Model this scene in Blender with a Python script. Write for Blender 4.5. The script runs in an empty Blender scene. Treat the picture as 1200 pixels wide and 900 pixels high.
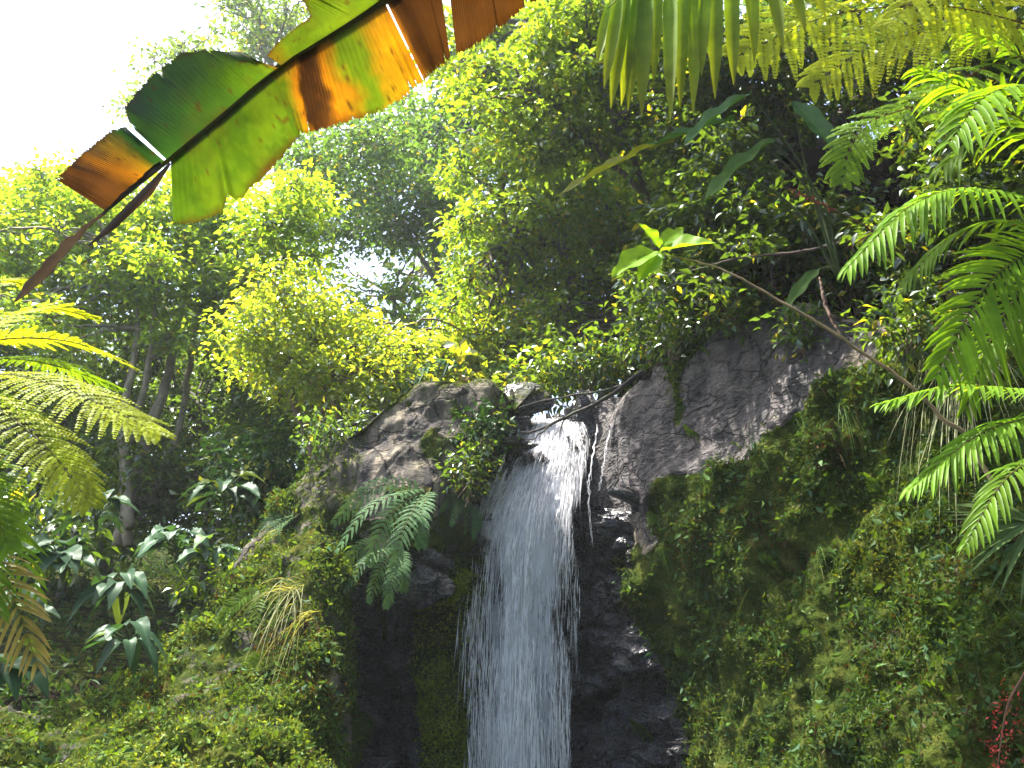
import bpy, math
import numpy as np
from mathutils import Vector

rng = np.random.default_rng(11)
S = bpy.context.scene
COL = S.collection

# ------------------------------------------------------------------ camera
FPX, PITCH = 1039.0, math.radians(20)
CP, SP = math.cos(PITCH), math.sin(PITCH)
CAMZ = 1.6


def at(px, py, Y):
    """world point at depth Y (world y) on the sight line of a pixel of the 1200x900 photograph"""
    u = (px - 600) / FPX
    v = (450 - py) / FPX
    dy, dz = CP - SP * v, SP + CP * v
    t = Y / dy
    return np.array([u * t, Y, CAMZ + dz * t])


def pts(*a):
    return np.array([at(*p) for p in a])


def mpp(py, Y):
    """metres per pixel at that place"""
    v = (450 - py) / FPX
    return Y / (CP - SP * v) / FPX


def project(P):
    x, y, z = P[:, 0], P[:, 1], P[:, 2] - CAMZ
    d = y * CP + z * SP
    d = np.where(np.abs(d) < 1e-3, 1e-3, d)
    v = -y * SP + z * CP
    return 600 + FPX * x / d, 450 - FPX * v / d, d


cam = bpy.data.cameras.new('camera')
camo = bpy.data.objects.new('camera', cam)
COL.objects.link(camo)
camo.location = (0, 0, CAMZ)
camo.rotation_euler = (math.radians(90) + PITCH, 0, 0)
cam.angle = 2 * math.atan(600 / FPX)
cam.clip_start, cam.clip_end = 0.05, 800
S.camera = camo

# ------------------------------------------------------------------ light
SUN = np.array([-0.34, 0.16, 0.93])
SUN /= np.linalg.norm(SUN)
EL = math.asin(SUN[2])
AZ = math.atan2(SUN[0], SUN[1])
W = bpy.data.worlds.new('World')
S.world = W
W.use_nodes = True
nt = W.node_tree
sky = nt.nodes.new('ShaderNodeTexSky')
sky.sky_type = 'NISHITA'
sky.sun_disc = False
sky.sun_elevation = EL
sky.sun_rotation = AZ
sky.dust_density = 4.0
sky.air_density = 1.0
sky.ozone_density = 1.0
nt.links.new(sky.outputs[0], nt.nodes['Background'].inputs[0])
nt.nodes['Background'].inputs[1].default_value = 0.15
sl = bpy.data.lights.new('sun', 'SUN')
sl.energy = 5.0
sl.angle = math.radians(0.55)
sl.color = (1.0, 0.95, 0.86)
slo = bpy.data.objects.new('sun', sl)
COL.objects.link(slo)
slo.location = (-20, 20, 60)
slo.rotation_euler = Vector(-SUN).to_track_quat('-Z', 'Y').to_euler()

S.view_settings.view_transform = 'Standard'
S.view_settings.look = 'None'
S.view_settings.gamma = 1
S.view_settings.exposure = 2.25
cy = S.cycles
cy.max_bounces = 7
cy.diffuse_bounces = 4
cy.glossy_bounces = 2
cy.transmission_bounces = 5
cy.transparent_max_bounces = 14
cy.caustics_reflective = cy.caustics_refractive = False
cy.sample_clamp_indirect = 6
cy.use_denoising = True


# ------------------------------------------------------------------ noise
def _hash(ix, iy, iz, seed):
    h = (ix.astype(np.uint32) * np.uint32(374761393) + iy.astype(np.uint32) * np.uint32(668265263)
         + iz.astype(np.uint32) * np.uint32(2147483647) + np.uint32(seed * 974711 + 12345))
    h = (h ^ (h >> np.uint32(13))) * np.uint32(1274126177)
    h = (h ^ (h >> np.uint32(16))) * np.uint32(2246822519)
    h = h ^ (h >> np.uint32(15))
    return h.astype(np.float64) / 4294967295.0


def vnoise(P, seed=0):
    i = np.floor(P).astype(np.int64)
    f = P - i
    f = f * f * (3 - 2 * f)
    r = 0
    for dx in (0, 1):
        wx = f[:, 0] if dx else 1 - f[:, 0]
        for dy in (0, 1):
            wy = f[:, 1] if dy else 1 - f[:, 1]
            for dz in (0, 1):
                wz = f[:, 2] if dz else 1 - f[:, 2]
                r = r + wx * wy * wz * _hash(i[:, 0] + dx, i[:, 1] + dy, i[:, 2] + dz, seed)
    return r


def fbm(P, octv=4, seed=0):
    r, a, s = 0, 0.5, 0
    for o in range(octv):
        r = r + a * vnoise(P * (2.03 ** o), seed + o)
        s += a
        a *= 0.5
    return r / s


def voro(P, seed=0, tilt=0.0):
    """nearest cell: random value per cell (plus a tilted facet), and distance to the border"""
    i = np.floor(P).astype(np.int64)
    best = np.full(len(P), 9e9)
    sec = np.full(len(P), 9e9)
    val = np.zeros(len(P))
    for dx in (-1, 0, 1):
        for dy in (-1, 0, 1):
            for dz in (-1, 0, 1):
                c = i + np.array([dx, dy, dz])
                q = np.stack([c[:, k] + _hash(c[:, 0], c[:, 1], c[:, 2], seed + 11 * (k + 1)) for k in range(3)], 1)
                d = ((q - P) ** 2).sum(1)
                hv = _hash(c[:, 0], c[:, 1], c[:, 2], seed + 77)
                if tilt:
                    for k in range(3):
                        hv = hv + tilt * (_hash(c[:, 0], c[:, 1], c[:, 2], seed + 91 + k) - .5) * (P[:, k] - q[:, k])
                nb = d < best
                sec = np.where(nb, best, np.minimum(sec, d))
                val = np.where(nb, hv, val)
                best = np.where(nb, d, best)
    return val, np.sqrt(sec) - np.sqrt(best)


def sstep(a, b, x):
    t = np.clip((x - a) / (b - a), 0, 1)
    return t * t * (3 - 2 * t)


def norm(v):
    return v / np.maximum(np.linalg.norm(v, axis=-1, keepdims=True), 1e-9)


# ------------------------------------------------------------------ mesh buffer
class MB:
    def __init__(self):
        self.V, self.F, self.C, self.M, self.n = [], [], [], [], 0

    def add(self, V, faces, C, mi=0):
        V = np.asarray(V, float)
        C = np.asarray(C, float)
        if C.ndim == 1:
            C = np.tile(C, (len(V), 1))
        self.V.append(V)
        self.C.append(C)
        for f in faces:
            self.F.append(np.asarray(f) + self.n)
            self.M.append(np.full(len(f), mi))
        self.n += len(V)

    def ribbons(self, pos, d, nrm, L, Wd, col, segs=2, prof=None, droop=0.0, fold=0.12, tipcol=None, mi=0):
        """N blades along d, width across; three verts a row (a fold along the midrib), hanging by droop"""
        pos, d, nrm = np.atleast_2d(pos), norm(np.atleast_2d(d)), np.atleast_2d(nrm)
        N = len(pos)
        d = np.broadcast_to(d, (N, 3))
        nrm = np.broadcast_to(nrm, (N, 3))
        L = np.broadcast_to(np.asarray(L, float), (N,))[:, None]
        Wd = np.broadcast_to(np.asarray(Wd, float), (N,))[:, None]
        dr = np.broadcast_to(np.asarray(droop, float), (N,))[:, None]
        col = np.broadcast_to(np.atleast_2d(col), (N, 3))
        side = norm(np.cross(d, nrm))
        n2 = np.cross(side, d)
        ts = np.linspace(0, 1, segs + 1)
        if prof is None:
            prof = np.sin(np.pi * np.clip(ts * 0.93 + 0.04, 0, 1)) ** 0.8
            prof[-1] = 0.02
        rows, cols = [], []
        for t, w in zip(ts, prof):
            c = pos + d * L * t + np.array([0, 0, -1.0]) * dr * L * t * t
            if w <= 0.03:
                w = 0.03
            hw = Wd * w * 0.5
            up = n2 * hw * fold * 2
            rows += [c - side * hw + up, c, c + side * hw + up]
            cc = col if tipcol is None else col * (1 - t) + np.asarray(tipcol) * t
            cols += [cc, cc, cc]
        K = len(rows)
        V = np.stack(rows, 1).reshape(-1, 3)
        C = np.stack(cols, 1).reshape(-1, 3)
        q = []
        for s in range(segs):
            b = s * 3
            q += [[b, b + 1, b + 4, b + 3], [b + 1, b + 2, b + 5, b + 4]]
        q = np.array(q)
        Fq = (q[None] + (np.arange(N) * K)[:, None, None]).reshape(-1, 4)
        self.add(V, [Fq], C, mi)

    def leaves(self, pos, d, nrm, L, Wd, col, mi=0, curl=-0.12):
        """N simple pointed leaves of four triangles"""
        d = norm(d)
        N = len(pos)
        side = norm(np.cross(d, nrm))
        n2 = np.cross(side, d)
        L = np.broadcast_to(np.asarray(L, float), (N,))[:, None]
        Wd = np.broadcast_to(np.asarray(Wd, float), (N,))[:, None]
        T = [(0, 0, 0), (.42, -.5, .10), (.42, .5, .10), (.5, 0, 0), (1, 0, curl)]
        rows = [pos + d * L * a + side * Wd * b + n2 * L * c for a, b, c in T]
        V = np.stack(rows, 1).reshape(-1, 3)
        C = np.repeat(np.broadcast_to(np.atleast_2d(col), (N, 3)), 5, 0)
        t = np.array([[0, 3, 1], [0, 2, 3], [1, 3, 4], [3, 2, 4]])
        self.add(V, [(t[None] + (np.arange(N) * 5)[:, None, None]).reshape(-1, 3)], C, mi)

    def tube(self, P, R, col, sides=7, mi=0, rough=0.0, cap=True):
        P = np.asarray(P, float)
        n = len(P)
        R = np.interp(np.linspace(0, 1, n), np.linspace(0, 1, len(np.atleast_1d(R))), np.atleast_1d(R))
        T = norm(np.gradient(P, axis=0))
        ref = np.array([0.31, 0.87, 0.38])
        A = norm(np.cross(T, ref))
        B = np.cross(T, A)
        th = np.linspace(0, 2 * np.pi, sides, endpoint=False)
        r = R[:, None] * (1 + rough * rng.normal(size=(n, sides)))
        V = P[:, None] + r[..., None] * (np.cos(th)[None, :, None] * A[:, None] + np.sin(th)[None, :, None] * B[:, None])
        i = np.arange(n - 1)[:, None] * sides
        j = np.arange(sides)[None]
        k = (j + 1) % sides
        Fq = np.stack([i + j, i + k, i + sides + k, i + sides + j], -1).reshape(-1, 4)
        fs = [Fq]
        if cap:
            fs += [np.arange(sides)[None, ::-1], (np.arange(sides) + (n - 1) * sides)[None]]
        self.add(V.reshape(-1, 3), fs, col, mi)

    def grid(self, V, C, mi=0, flip=False):
        """V (a,b,3)"""
        a, b = V.shape[:2]
        i = np.arange(a - 1)[:, None] * b
        j = np.arange(b - 1)[None]
        f = np.stack([i + j, i + j + 1, i + b + j + 1, i + b + j], -1).reshape(-1, 4)
        if flip:
            f = f[:, ::-1]
        C = np.asarray(C, float)
        self.add(V.reshape(-1, 3), [f], C if C.ndim == 1 else C.reshape(-1, C.shape[-1]), mi)

    def build(self, name, mats, parent=None, smooth=True, origin=None):
        V = np.concatenate(self.V)
        C = np.concatenate(self.C)
        o0 = np.zeros(3)
        if parent is not None:
            o0 = np.array(parent['_o'])
        elif origin is not None:
            o0 = np.asarray(origin, float)
        me = bpy.data.meshes.new(name)
        me.vertices.add(len(V))
        me.vertices.foreach_set('co', (V - o0).astype(np.float32).ravel())
        li = np.concatenate([f.ravel() for f in self.F]).astype(np.int32)
        sz = np.concatenate([np.full(len(f), f.shape[1]) for f in self.F]).astype(np.int32)
        mi = np.concatenate(self.M).astype(np.int32)
        me.loops.add(len(li))
        me.loops.foreach_set('vertex_index', li)
        me.polygons.add(len(sz))
        me.polygons.foreach_set('loop_start', np.concatenate([[0], np.cumsum(sz)[:-1]]).astype(np.int32))
        me.polygons.foreach_set('material_index', mi)
        me.polygons.foreach_set('use_smooth', np.full(len(sz), smooth))
        me.update(calc_edges=True)
        ca = me.attributes.new('Col', 'FLOAT_COLOR', 'POINT')
        c4 = np.ones((len(V), 4), np.float32)
        c4[:, :3] = C[:, :3]
        ca.data.foreach_set('color', c4.ravel())
        for m in (mats if isinstance(mats, (list, tuple)) else [mats]):
            me.materials.append(m)
        o = bpy.data.objects.new(name, me)
        COL.objects.link(o)
        if parent is not None:
            o.parent = parent
            if parent.parent is not None or parent.type == 'MESH':
                pass
        elif origin is not None:
            o.location = origin
        o['_o'] = [float(x) for x in o0]
        return o


def tag(o, label, cat, group=None, kind=None):
    o['label'] = label
    if cat:
        o['category'] = cat
    if group:
        o['group'] = group
    if kind:
        o['kind'] = kind
    return o


def thing(name, label, cat, loc, group=None):
    o = bpy.data.objects.new(name, None)
    COL.objects.link(o)
    o.empty_display_size = 0.1
    o.location = loc
    o['_o'] = [float(x) for x in loc]
    return tag(o, label, cat, group)


def spline(P, n):
    """Catmull-Rom through the points"""
    P = np.asarray(P, float)
    if len(P) == 2:
        t = np.linspace(0, 1, n)[:, None]
        return P[0] * (1 - t) + P[1] * t
    Q = np.vstack([2 * P[0] - P[1], P, 2 * P[-1] - P[-2]])
    u = np.linspace(0, len(P) - 1 - 1e-9, n)
    i = u.astype(int)
    t = (u - i)[:, None]
    a, b, c, d = Q[i], Q[i + 1], Q[i + 2], Q[i + 3]
    return 0.5 * (2 * b + (c - a) * t + (2 * a - 5 * b + 4 * c - d) * t ** 2 + (3 * b - a - 3 * c + d) * t ** 3)


# ------------------------------------------------------------------ materials
class NT:
    def __init__(self, name):
        self.m = bpy.data.materials.new(name)
        self.m.use_nodes = True
        self.t = self.m.node_tree
        self.t.nodes.clear()
        self.out = self.t.nodes.new('ShaderNodeOutputMaterial')

    def n(self, typ, **kw):
        nd = self.t.nodes.new(typ)
        for k, v in kw.items():
            if k.startswith('i_'):
                nd.inputs[int(k[2:]) if k[2:].isdigit() else k[2:]].default_value = v
            else:
                setattr(nd, k, v)
        return nd

    def l(self, a, b):
        self.t.links.new(a, b)

    def mix(self, f, a, b, blend='MIX'):
        nd = self.n('ShaderNodeMix', data_type='RGBA', blend_type=blend)
        for s, v in ((0, f), (6, a), (7, b)):
            if hasattr(v, 'is_linked') or hasattr(v, 'links'):
                self.l(v, nd.inputs[s])
            else:
                nd.inputs[s].default_value = v if not isinstance(v, tuple) or len(v) == 4 else (*v, 1)
        return nd.outputs[2]

    def math(self, op, a, b=0.0, clamp=False):
        nd = self.n('ShaderNodeMath', operation=op, use_clamp=clamp)
        for s, v in ((0, a), (1, b)):
            if hasattr(v, 'links'):
                self.l(v, nd.inputs[s])
            else:
                nd.inputs[s].default_value = v
        return nd.outputs[0]

    def ramp(self, f, stops):
        nd = self.n('ShaderNodeValToRGB')
        e = nd.color_ramp.elements
        while len(e) < len(stops):
            e.new(0.5)
        for k, (p, c) in enumerate(stops):
            e[k].position = p
            e[k].color = (*c, 1) if isinstance(c, tuple) else (c, c, c, 1)
        self.l(f, nd.inputs[0])
        return nd.outputs[0]

    def noise(self, scale, detail=4, rough=0.55, vec=None):
        nd = self.n('ShaderNodeTexNoise')
        nd.inputs['Scale'].default_value = scale
        nd.inputs['Detail'].default_value = detail
        nd.inputs['Roughness'].default_value = rough
        if vec is not None:
            self.l(vec, nd.inputs['Vector'])
        return nd.outputs[0]

    def scaled(self, vec, s):
        nd = self.n('ShaderNodeMapping')
        nd.inputs['Scale'].default_value = s
        self.l(vec, nd.inputs[0])
        return nd.outputs[0]


def leaf_mat(name, trans=0.5, gloss=0.10, rough=0.38, tmul=(1.7, 1.45, 0.35), bump=0.0, bscale=30):
    k = NT(name)
    a = k.n('ShaderNodeVertexColor', layer_name='Col').outputs[0]
    geo = k.n('ShaderNodeNewGeometry')
    nz = k.noise(7.0, 3, 0.6, geo.outputs['Position'])
    col = k.mix(1.0, a, k.ramp(nz, [(0.3, 0.72), (0.7, 1.25)]), 'MULTIPLY')
    dif = k.n('ShaderNodeBsdfDiffuse')
    tr = k.n('ShaderNodeBsdfTranslucent')
    gl = k.n('ShaderNodeBsdfGlossy', i_Roughness=rough)
    gl.inputs['Color'].default_value = (0.85, 0.95, 0.88, 1)
    k.l(col, dif.inputs[0])
    k.l(k.mix(1.0, col, (*tmul, 1), 'MULTIPLY'), tr.inputs[0])
    m1 = k.n('ShaderNodeMixShader', i_0=trans)
    k.l(dif.outputs[0], m1.inputs[1])
    k.l(tr.outputs[0], m1.inputs[2])
    m2 = k.n('ShaderNodeMixShader')
    lw = k.n('ShaderNodeLayerWeight', i_Blend=0.35)
    k.l(k.math('MULTIPLY_ADD', lw.outputs['Facing'], gloss * 1.2), m2.inputs[0])
    m2.inputs[0].links[0].from_node.inputs[2].default_value = gloss * 0.5
    k.l(m1.outputs[0], m2.inputs[1])
    k.l(gl.outputs[0], m2.inputs[2])
    if bump:
        bp = k.n('ShaderNodeBump', i_Strength=bump, i_Distance=0.01)
        k.l(k.noise(bscale, 3, 0.5, geo.outputs['Position']), bp.inputs['Height'])
        for s in (dif, tr, gl):
            k.l(bp.outputs[0], s.inputs['Normal'])
    k.l(m2.outputs[0], k.out.inputs[0])
    return k.m


def bark_mat(name):
    k = NT(name)
    a = k.n('ShaderNodeVertexColor', layer_name='Col').outputs[0]
    pos = k.n('ShaderNodeNewGeometry').outputs['Position']
    v = k.scaled(pos, (1, 1, 0.35))
    n1 = k.noise(9, 6, 0.65, v)
    col = k.mix(1.0, a, k.ramp(n1, [(0.3, 0.45), (0.55, 1.0), (0.75, 1.7)]), 'MULTIPLY')
    moss = k.ramp(k.noise(2.3, 4, 0.6, pos), [(0.52, 0.0), (0.66, 0.7)])
    col = k.mix(moss, col, (0.045, 0.07, 0.02))
    b = k.n('ShaderNodeBsdfPrincipled', i_Roughness=0.85)
    k.l(col, b.inputs['Base Color'])
    bp = k.n('ShaderNodeBump', i_Strength=0.6, i_Distance=0.03)
    k.l(n1, bp.inputs['Height'])
    k.l(bp.outputs[0], b.inputs['Normal'])
    k.l(b.outputs[0], k.out.inputs[0])
    return k.m


def rock_mat(name):
    """Col: r moss cover, g wetness, also shade painted on the right slab, b earth"""
    k = NT(name)
    sep = k.n('ShaderNodeSeparateColor')
    k.l(k.n('ShaderNodeVertexColor', layer_name='Col').outputs[0], sep.inputs[0])
    moss, wet, earth = sep.outputs[0], sep.outputs[1], sep.outputs[2]
    pos = k.n('ShaderNodeNewGeometry').outputs['Position']
    n_big = k.noise(0.9, 5, 0.6, pos)
    n_mid = k.noise(4.5, 7, 0.62, pos)
    n_fine = k.noise(28, 6, 0.7, pos)
    streak = k.noise(3.2, 5, 0.6, k.scaled(pos, (1.6, 1.0, 0.14)))
    base = k.ramp(n_mid, [(0.28, (0.10, 0.083, 0.064)), (0.5, (0.20, 0.165, 0.125)), (0.72, (0.30, 0.25, 0.19))])
    base = k.mix(k.ramp(streak, [(0.42, 0.0), (0.54, 0.9)]), base, (0.040, 0.037, 0.038))
    base = k.mix(k.ramp(n_big, [(0.5, 0.0), (0.66, 0.55)]), base, (0.19, 0.17, 0.10))
    base = k.mix(k.ramp(n_fine, [(0.35, 0.5), (0.5, 0.0)]), base, (0.05, 0.045, 0.04))
    wetc = k.mix(k.ramp(n_fine, [(0.45, 0.0), (0.8, 1.0)]), (0.042, 0.040, 0.050), (0.13, 0.122, 0.148))  # lighter bluish flecks paint glints into the wet rock colour
    wetc = k.mix(k.ramp(streak, [(0.44, 0.0), (0.56, 0.7)]), wetc, (0.075, 0.070, 0.066))
    base = k.mix(wet, base, wetc)
    soil = k.mix(n_mid, (0.008, 0.007, 0.005), (0.026, 0.020, 0.013))
    base = k.mix(earth, base, soil)
    mcol = k.ramp(n_mid, [(0.3, (0.014, 0.025, 0.006)), (0.5, (0.034, 0.050, 0.010)), (0.62, (0.064, 0.072, 0.015)), (0.78, (0.055, 0.040, 0.018))])
    mf = k.math('MULTIPLY', k.math('SUBTRACT', k.math('ADD', moss, k.math('MULTIPLY', k.math('SUBTRACT', n_mid, 0.5), 1.6)), 0.38), 4.0, True)
    base = k.mix(mf, base, mcol)
    ck = k.n('ShaderNodeTexVoronoi', feature='DISTANCE_TO_EDGE')
    ck.inputs['Scale'].default_value = 1.0
    cv = k.n('ShaderNodeVectorMath', operation='ADD')
    k.l(k.scaled(pos, (1.5, 1.5, 2.3)), cv.inputs[0])
    cn = k.n('ShaderNodeTexNoise')
    cn.inputs['Scale'].default_value = 1.1
    cn.inputs['Detail'].default_value = 6.0
    k.l(pos, cn.inputs['Vector'])
    cm = k.n('ShaderNodeVectorMath', operation='SCALE')
    cm.inputs['Scale'].default_value = 2.6
    k.l(cn.outputs['Color'], cm.inputs[0])
    k.l(cm.outputs[0], cv.inputs[1])
    k.l(cv.outputs[0], ck.inputs['Vector'])
    crk = k.math('MULTIPLY', k.ramp(ck.outputs['Distance'], [(0.0, 1.0), (0.035, 0.0)]), k.math('SUBTRACT', 1.0, mf, True))
    base = k.mix(k.math('MULTIPLY', crk, 0.8), base, (0.012, 0.010, 0.009))
    b = k.n('ShaderNodeBsdfPrincipled')
    k.l(base, b.inputs['Base Color'])
    wetg = k.math('POWER', wet, 6.0)
    dry = k.math('SUBTRACT', 0.9, k.math('MULTIPLY', wetg, k.math('SUBTRACT', 0.74, k.math('MULTIPLY', n_fine, 0.22))))
    k.l(k.math('MAXIMUM', dry, k.math('MULTIPLY', mf, 0.9)), b.inputs['Roughness'])
    k.l(k.math('MULTIPLY', k.math('SUBTRACT', 1.0, k.math('MAXIMUM', mf, earth)), k.math('ADD', 0.18, k.math('MULTIPLY', wetg, 0.5))), b.inputs['Specular IOR Level'])
    bp = k.n('ShaderNodeBump', i_Strength=0.9, i_Distance=0.10)
    vor = k.n('ShaderNodeTexVoronoi', distance='CHEBYCHEV')
    vor.inputs['Scale'].default_value = 1.0
    vor.inputs['Detail'].default_value = 3.0
    vor.inputs['Roughness'].default_value = 0.6
    wv = k.n('ShaderNodeVectorMath', operation='ADD')
    k.l(k.scaled(pos, (3.2, 3.2, 5.5)), wv.inputs[0])
    wn = k.n('ShaderNodeTexNoise')
    wn.inputs['Scale'].default_value = 2.0
    k.l(pos, wn.inputs['Vector'])
    wm = k.n('ShaderNodeVectorMath', operation='SCALE')
    wm.inputs['Scale'].default_value = 2.2
    k.l(wn.outputs['Color'], wm.inputs[0])
    k.l(wm.outputs[0], wv.inputs[1])
    k.l(wv.outputs[0], vor.inputs['Vector'])
    vh = k.math('MULTIPLY', vor.outputs['Distance'], k.math('ADD', k.math('MULTIPLY', wet, 1.3), 0.3))
    h = k.math('ADD', k.math('ADD', k.math('MULTIPLY', n_mid, 0.7), vh), k.math('SUBTRACT', k.math('MULTIPLY', n_fine, 0.4), k.math('MULTIPLY', crk, 0.5)))
    k.l(h, bp.inputs['Height'])
    k.l(bp.outputs[0], b.inputs['Normal'])
    k.l(b.outputs[0], k.out.inputs[0])
    return k.m


def water_sheet_mat():
    """Col: r across, g along the fall, b density"""
    k = NT('falling_water')
    at_ = k.n('ShaderNodeVertexColor', layer_name='Col').outputs[0]
    sep = k.n('ShaderNodeSeparateColor')
    k.l(at_, sep.inputs[0])
    pos = k.n('ShaderNodeNewGeometry').outputs['Position']
    n1 = k.noise(30, 5, 0.75, k.scaled(pos, (1.3, 1.3, 0.06)))
    n2 = k.noise(9, 5, 0.7, k.scaled(pos, (1.0, 1.0, 0.22)))
    n3 = k.noise(70, 3, 0.6, k.scaled(pos, (1.0, 1.0, 0.10)))
    s = k.math('ADD', k.math('MULTIPLY', n1, 0.7), k.math('ADD', k.math('MULTIPLY', n2, 0.5), k.math('SUBTRACT', k.math('MULTIPLY', n3, 0.4), 0.30)))
    f = k.math('SUBTRACT', k.math('ADD', s, sep.outputs[2]), 1.0)
    al = k.math('MULTIPLY', f, 6.5, True)
    al = k.math('MULTIPLY', al, 0.46)
    d = k.n('ShaderNodeBsdfDiffuse')
    d.inputs[0].default_value = (0.80, 0.82, 0.88, 1)
    t = k.n('ShaderNodeBsdfTranslucent')
    t.inputs[0].default_value = (0.80, 0.82, 0.88, 1)
    g = k.n('ShaderNodeBsdfGlossy', i_Roughness=0.25)
    m = k.n('ShaderNodeMixShader', i_0=0.5)
    k.l(d.outputs[0], m.inputs[1])
    k.l(t.outputs[0], m.inputs[2])
    mg = k.n('ShaderNodeMixShader', i_0=0.02)
    k.l(m.outputs[0], mg.inputs[1])
    k.l(g.outputs[0], mg.inputs[2])
    tp = k.n('ShaderNodeBsdfTransparent')
    mx = k.n('ShaderNodeMixShader')
    k.l(al, mx.inputs[0])
    k.l(tp.outputs[0], mx.inputs[1])
    k.l(mg.outputs[0], mx.inputs[2])
    k.l(mx.outputs[0], k.out.inputs[0])
    return k.m


def plain_mat(name, col, rough=0.6, trans=0.0):
    k = NT(name)
    pos = k.n('ShaderNodeNewGeometry').outputs['Position']
    c = k.mix(k.noise(12, 3, 0.5, pos), tuple(x * 0.75 for x in col), tuple(min(1, x * 1.2) for x in col))
    b = k.n('ShaderNodeBsdfPrincipled', i_Roughness=rough)
    k.l(c, b.inputs['Base Color'])
    if trans:
        t = k.n('ShaderNodeBsdfTranslucent')
        k.l(c, t.inputs[0])
        m = k.n('ShaderNodeMixShader', i_0=trans)
        k.l(b.outputs[0], m.inputs[1])
        k.l(t.outputs[0], m.inputs[2])
        k.l(m.outputs[0], k.out.inputs[0])
    else:
        k.l(b.outputs[0], k.out.inputs[0])
    return k.m


M_LEAF = leaf_mat('foliage', trans=0.60, gloss=0.07, rough=0.27, tmul=(2.9, 2.35, 0.45))
M_WAXY = leaf_mat('waxy_foliage', trans=0.30, gloss=0.014, rough=0.42, tmul=(1.3, 1.4, 0.4), bump=0.15, bscale=25)
M_FROND = leaf_mat('frond', trans=0.52, gloss=0.006, rough=0.4, tmul=(1.9, 1.75, 0.25))
M_MOSS = leaf_mat('moss_leaves', trans=0.38, gloss=0.008, rough=0.5)
M_DRY = leaf_mat('dry_leaf', trans=0.25, gloss=0.03, rough=0.5, tmul=(1.2, 1.0, 0.7))
M_BARK = bark_mat('bark')
M_ROCK = rock_mat('wet_mossy_rock')
M_WATER = water_sheet_mat()
M_DROP = plain_mat('water_drops', (0.84, 0.83, 0.88), 0.4, 0.5)
M_RED = plain_mat('red_petals', (0.38, 0.025, 0.02), 0.6, 0.3)

BRIGHT = np.array([0.088, 0.155, 0.022])
MID = np.array([0.055, 0.105, 0.020])
DARK = np.array([0.025, 0.058, 0.016])
BLUE = np.array([0.035, 0.078, 0.042])
YELL = np.array([0.19, 0.20, 0.028])
BROWN = np.array([0.10, 0.055, 0.022])
STRAW = np.array([0.30, 0.22, 0.10])

# ------------------------------------------------------------------ air
HZ = NT('haze_air')
pv = HZ.n('ShaderNodeVolumePrincipled')
pv.inputs['Color'].default_value = (0.90, 0.96, 1.0, 1)
pv.inputs['Density'].default_value = 0.0006
pv.inputs['Anisotropy'].default_value = 0.3
HZ.l(pv.outputs[0], HZ.out.inputs['Volume'])
mb = MB()
hx, hy, hz = (-62, 62), (-26, 92), (-3.0, 30)
V = np.array([(x, y, z) for x in hx for y in hy for z in hz], float)
mb.add(V, [np.array([[0, 1, 3, 2], [4, 6, 7, 5], [0, 4, 5, 1], [2, 3, 7, 6], [0, 2, 6, 4], [1, 5, 7, 3]])], (1, 1, 1))
tag(mb.build('haze', HZ.m, smooth=False), 'thin bright haze in the humid air of the ravine', 'haze', kind='stuff')

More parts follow.
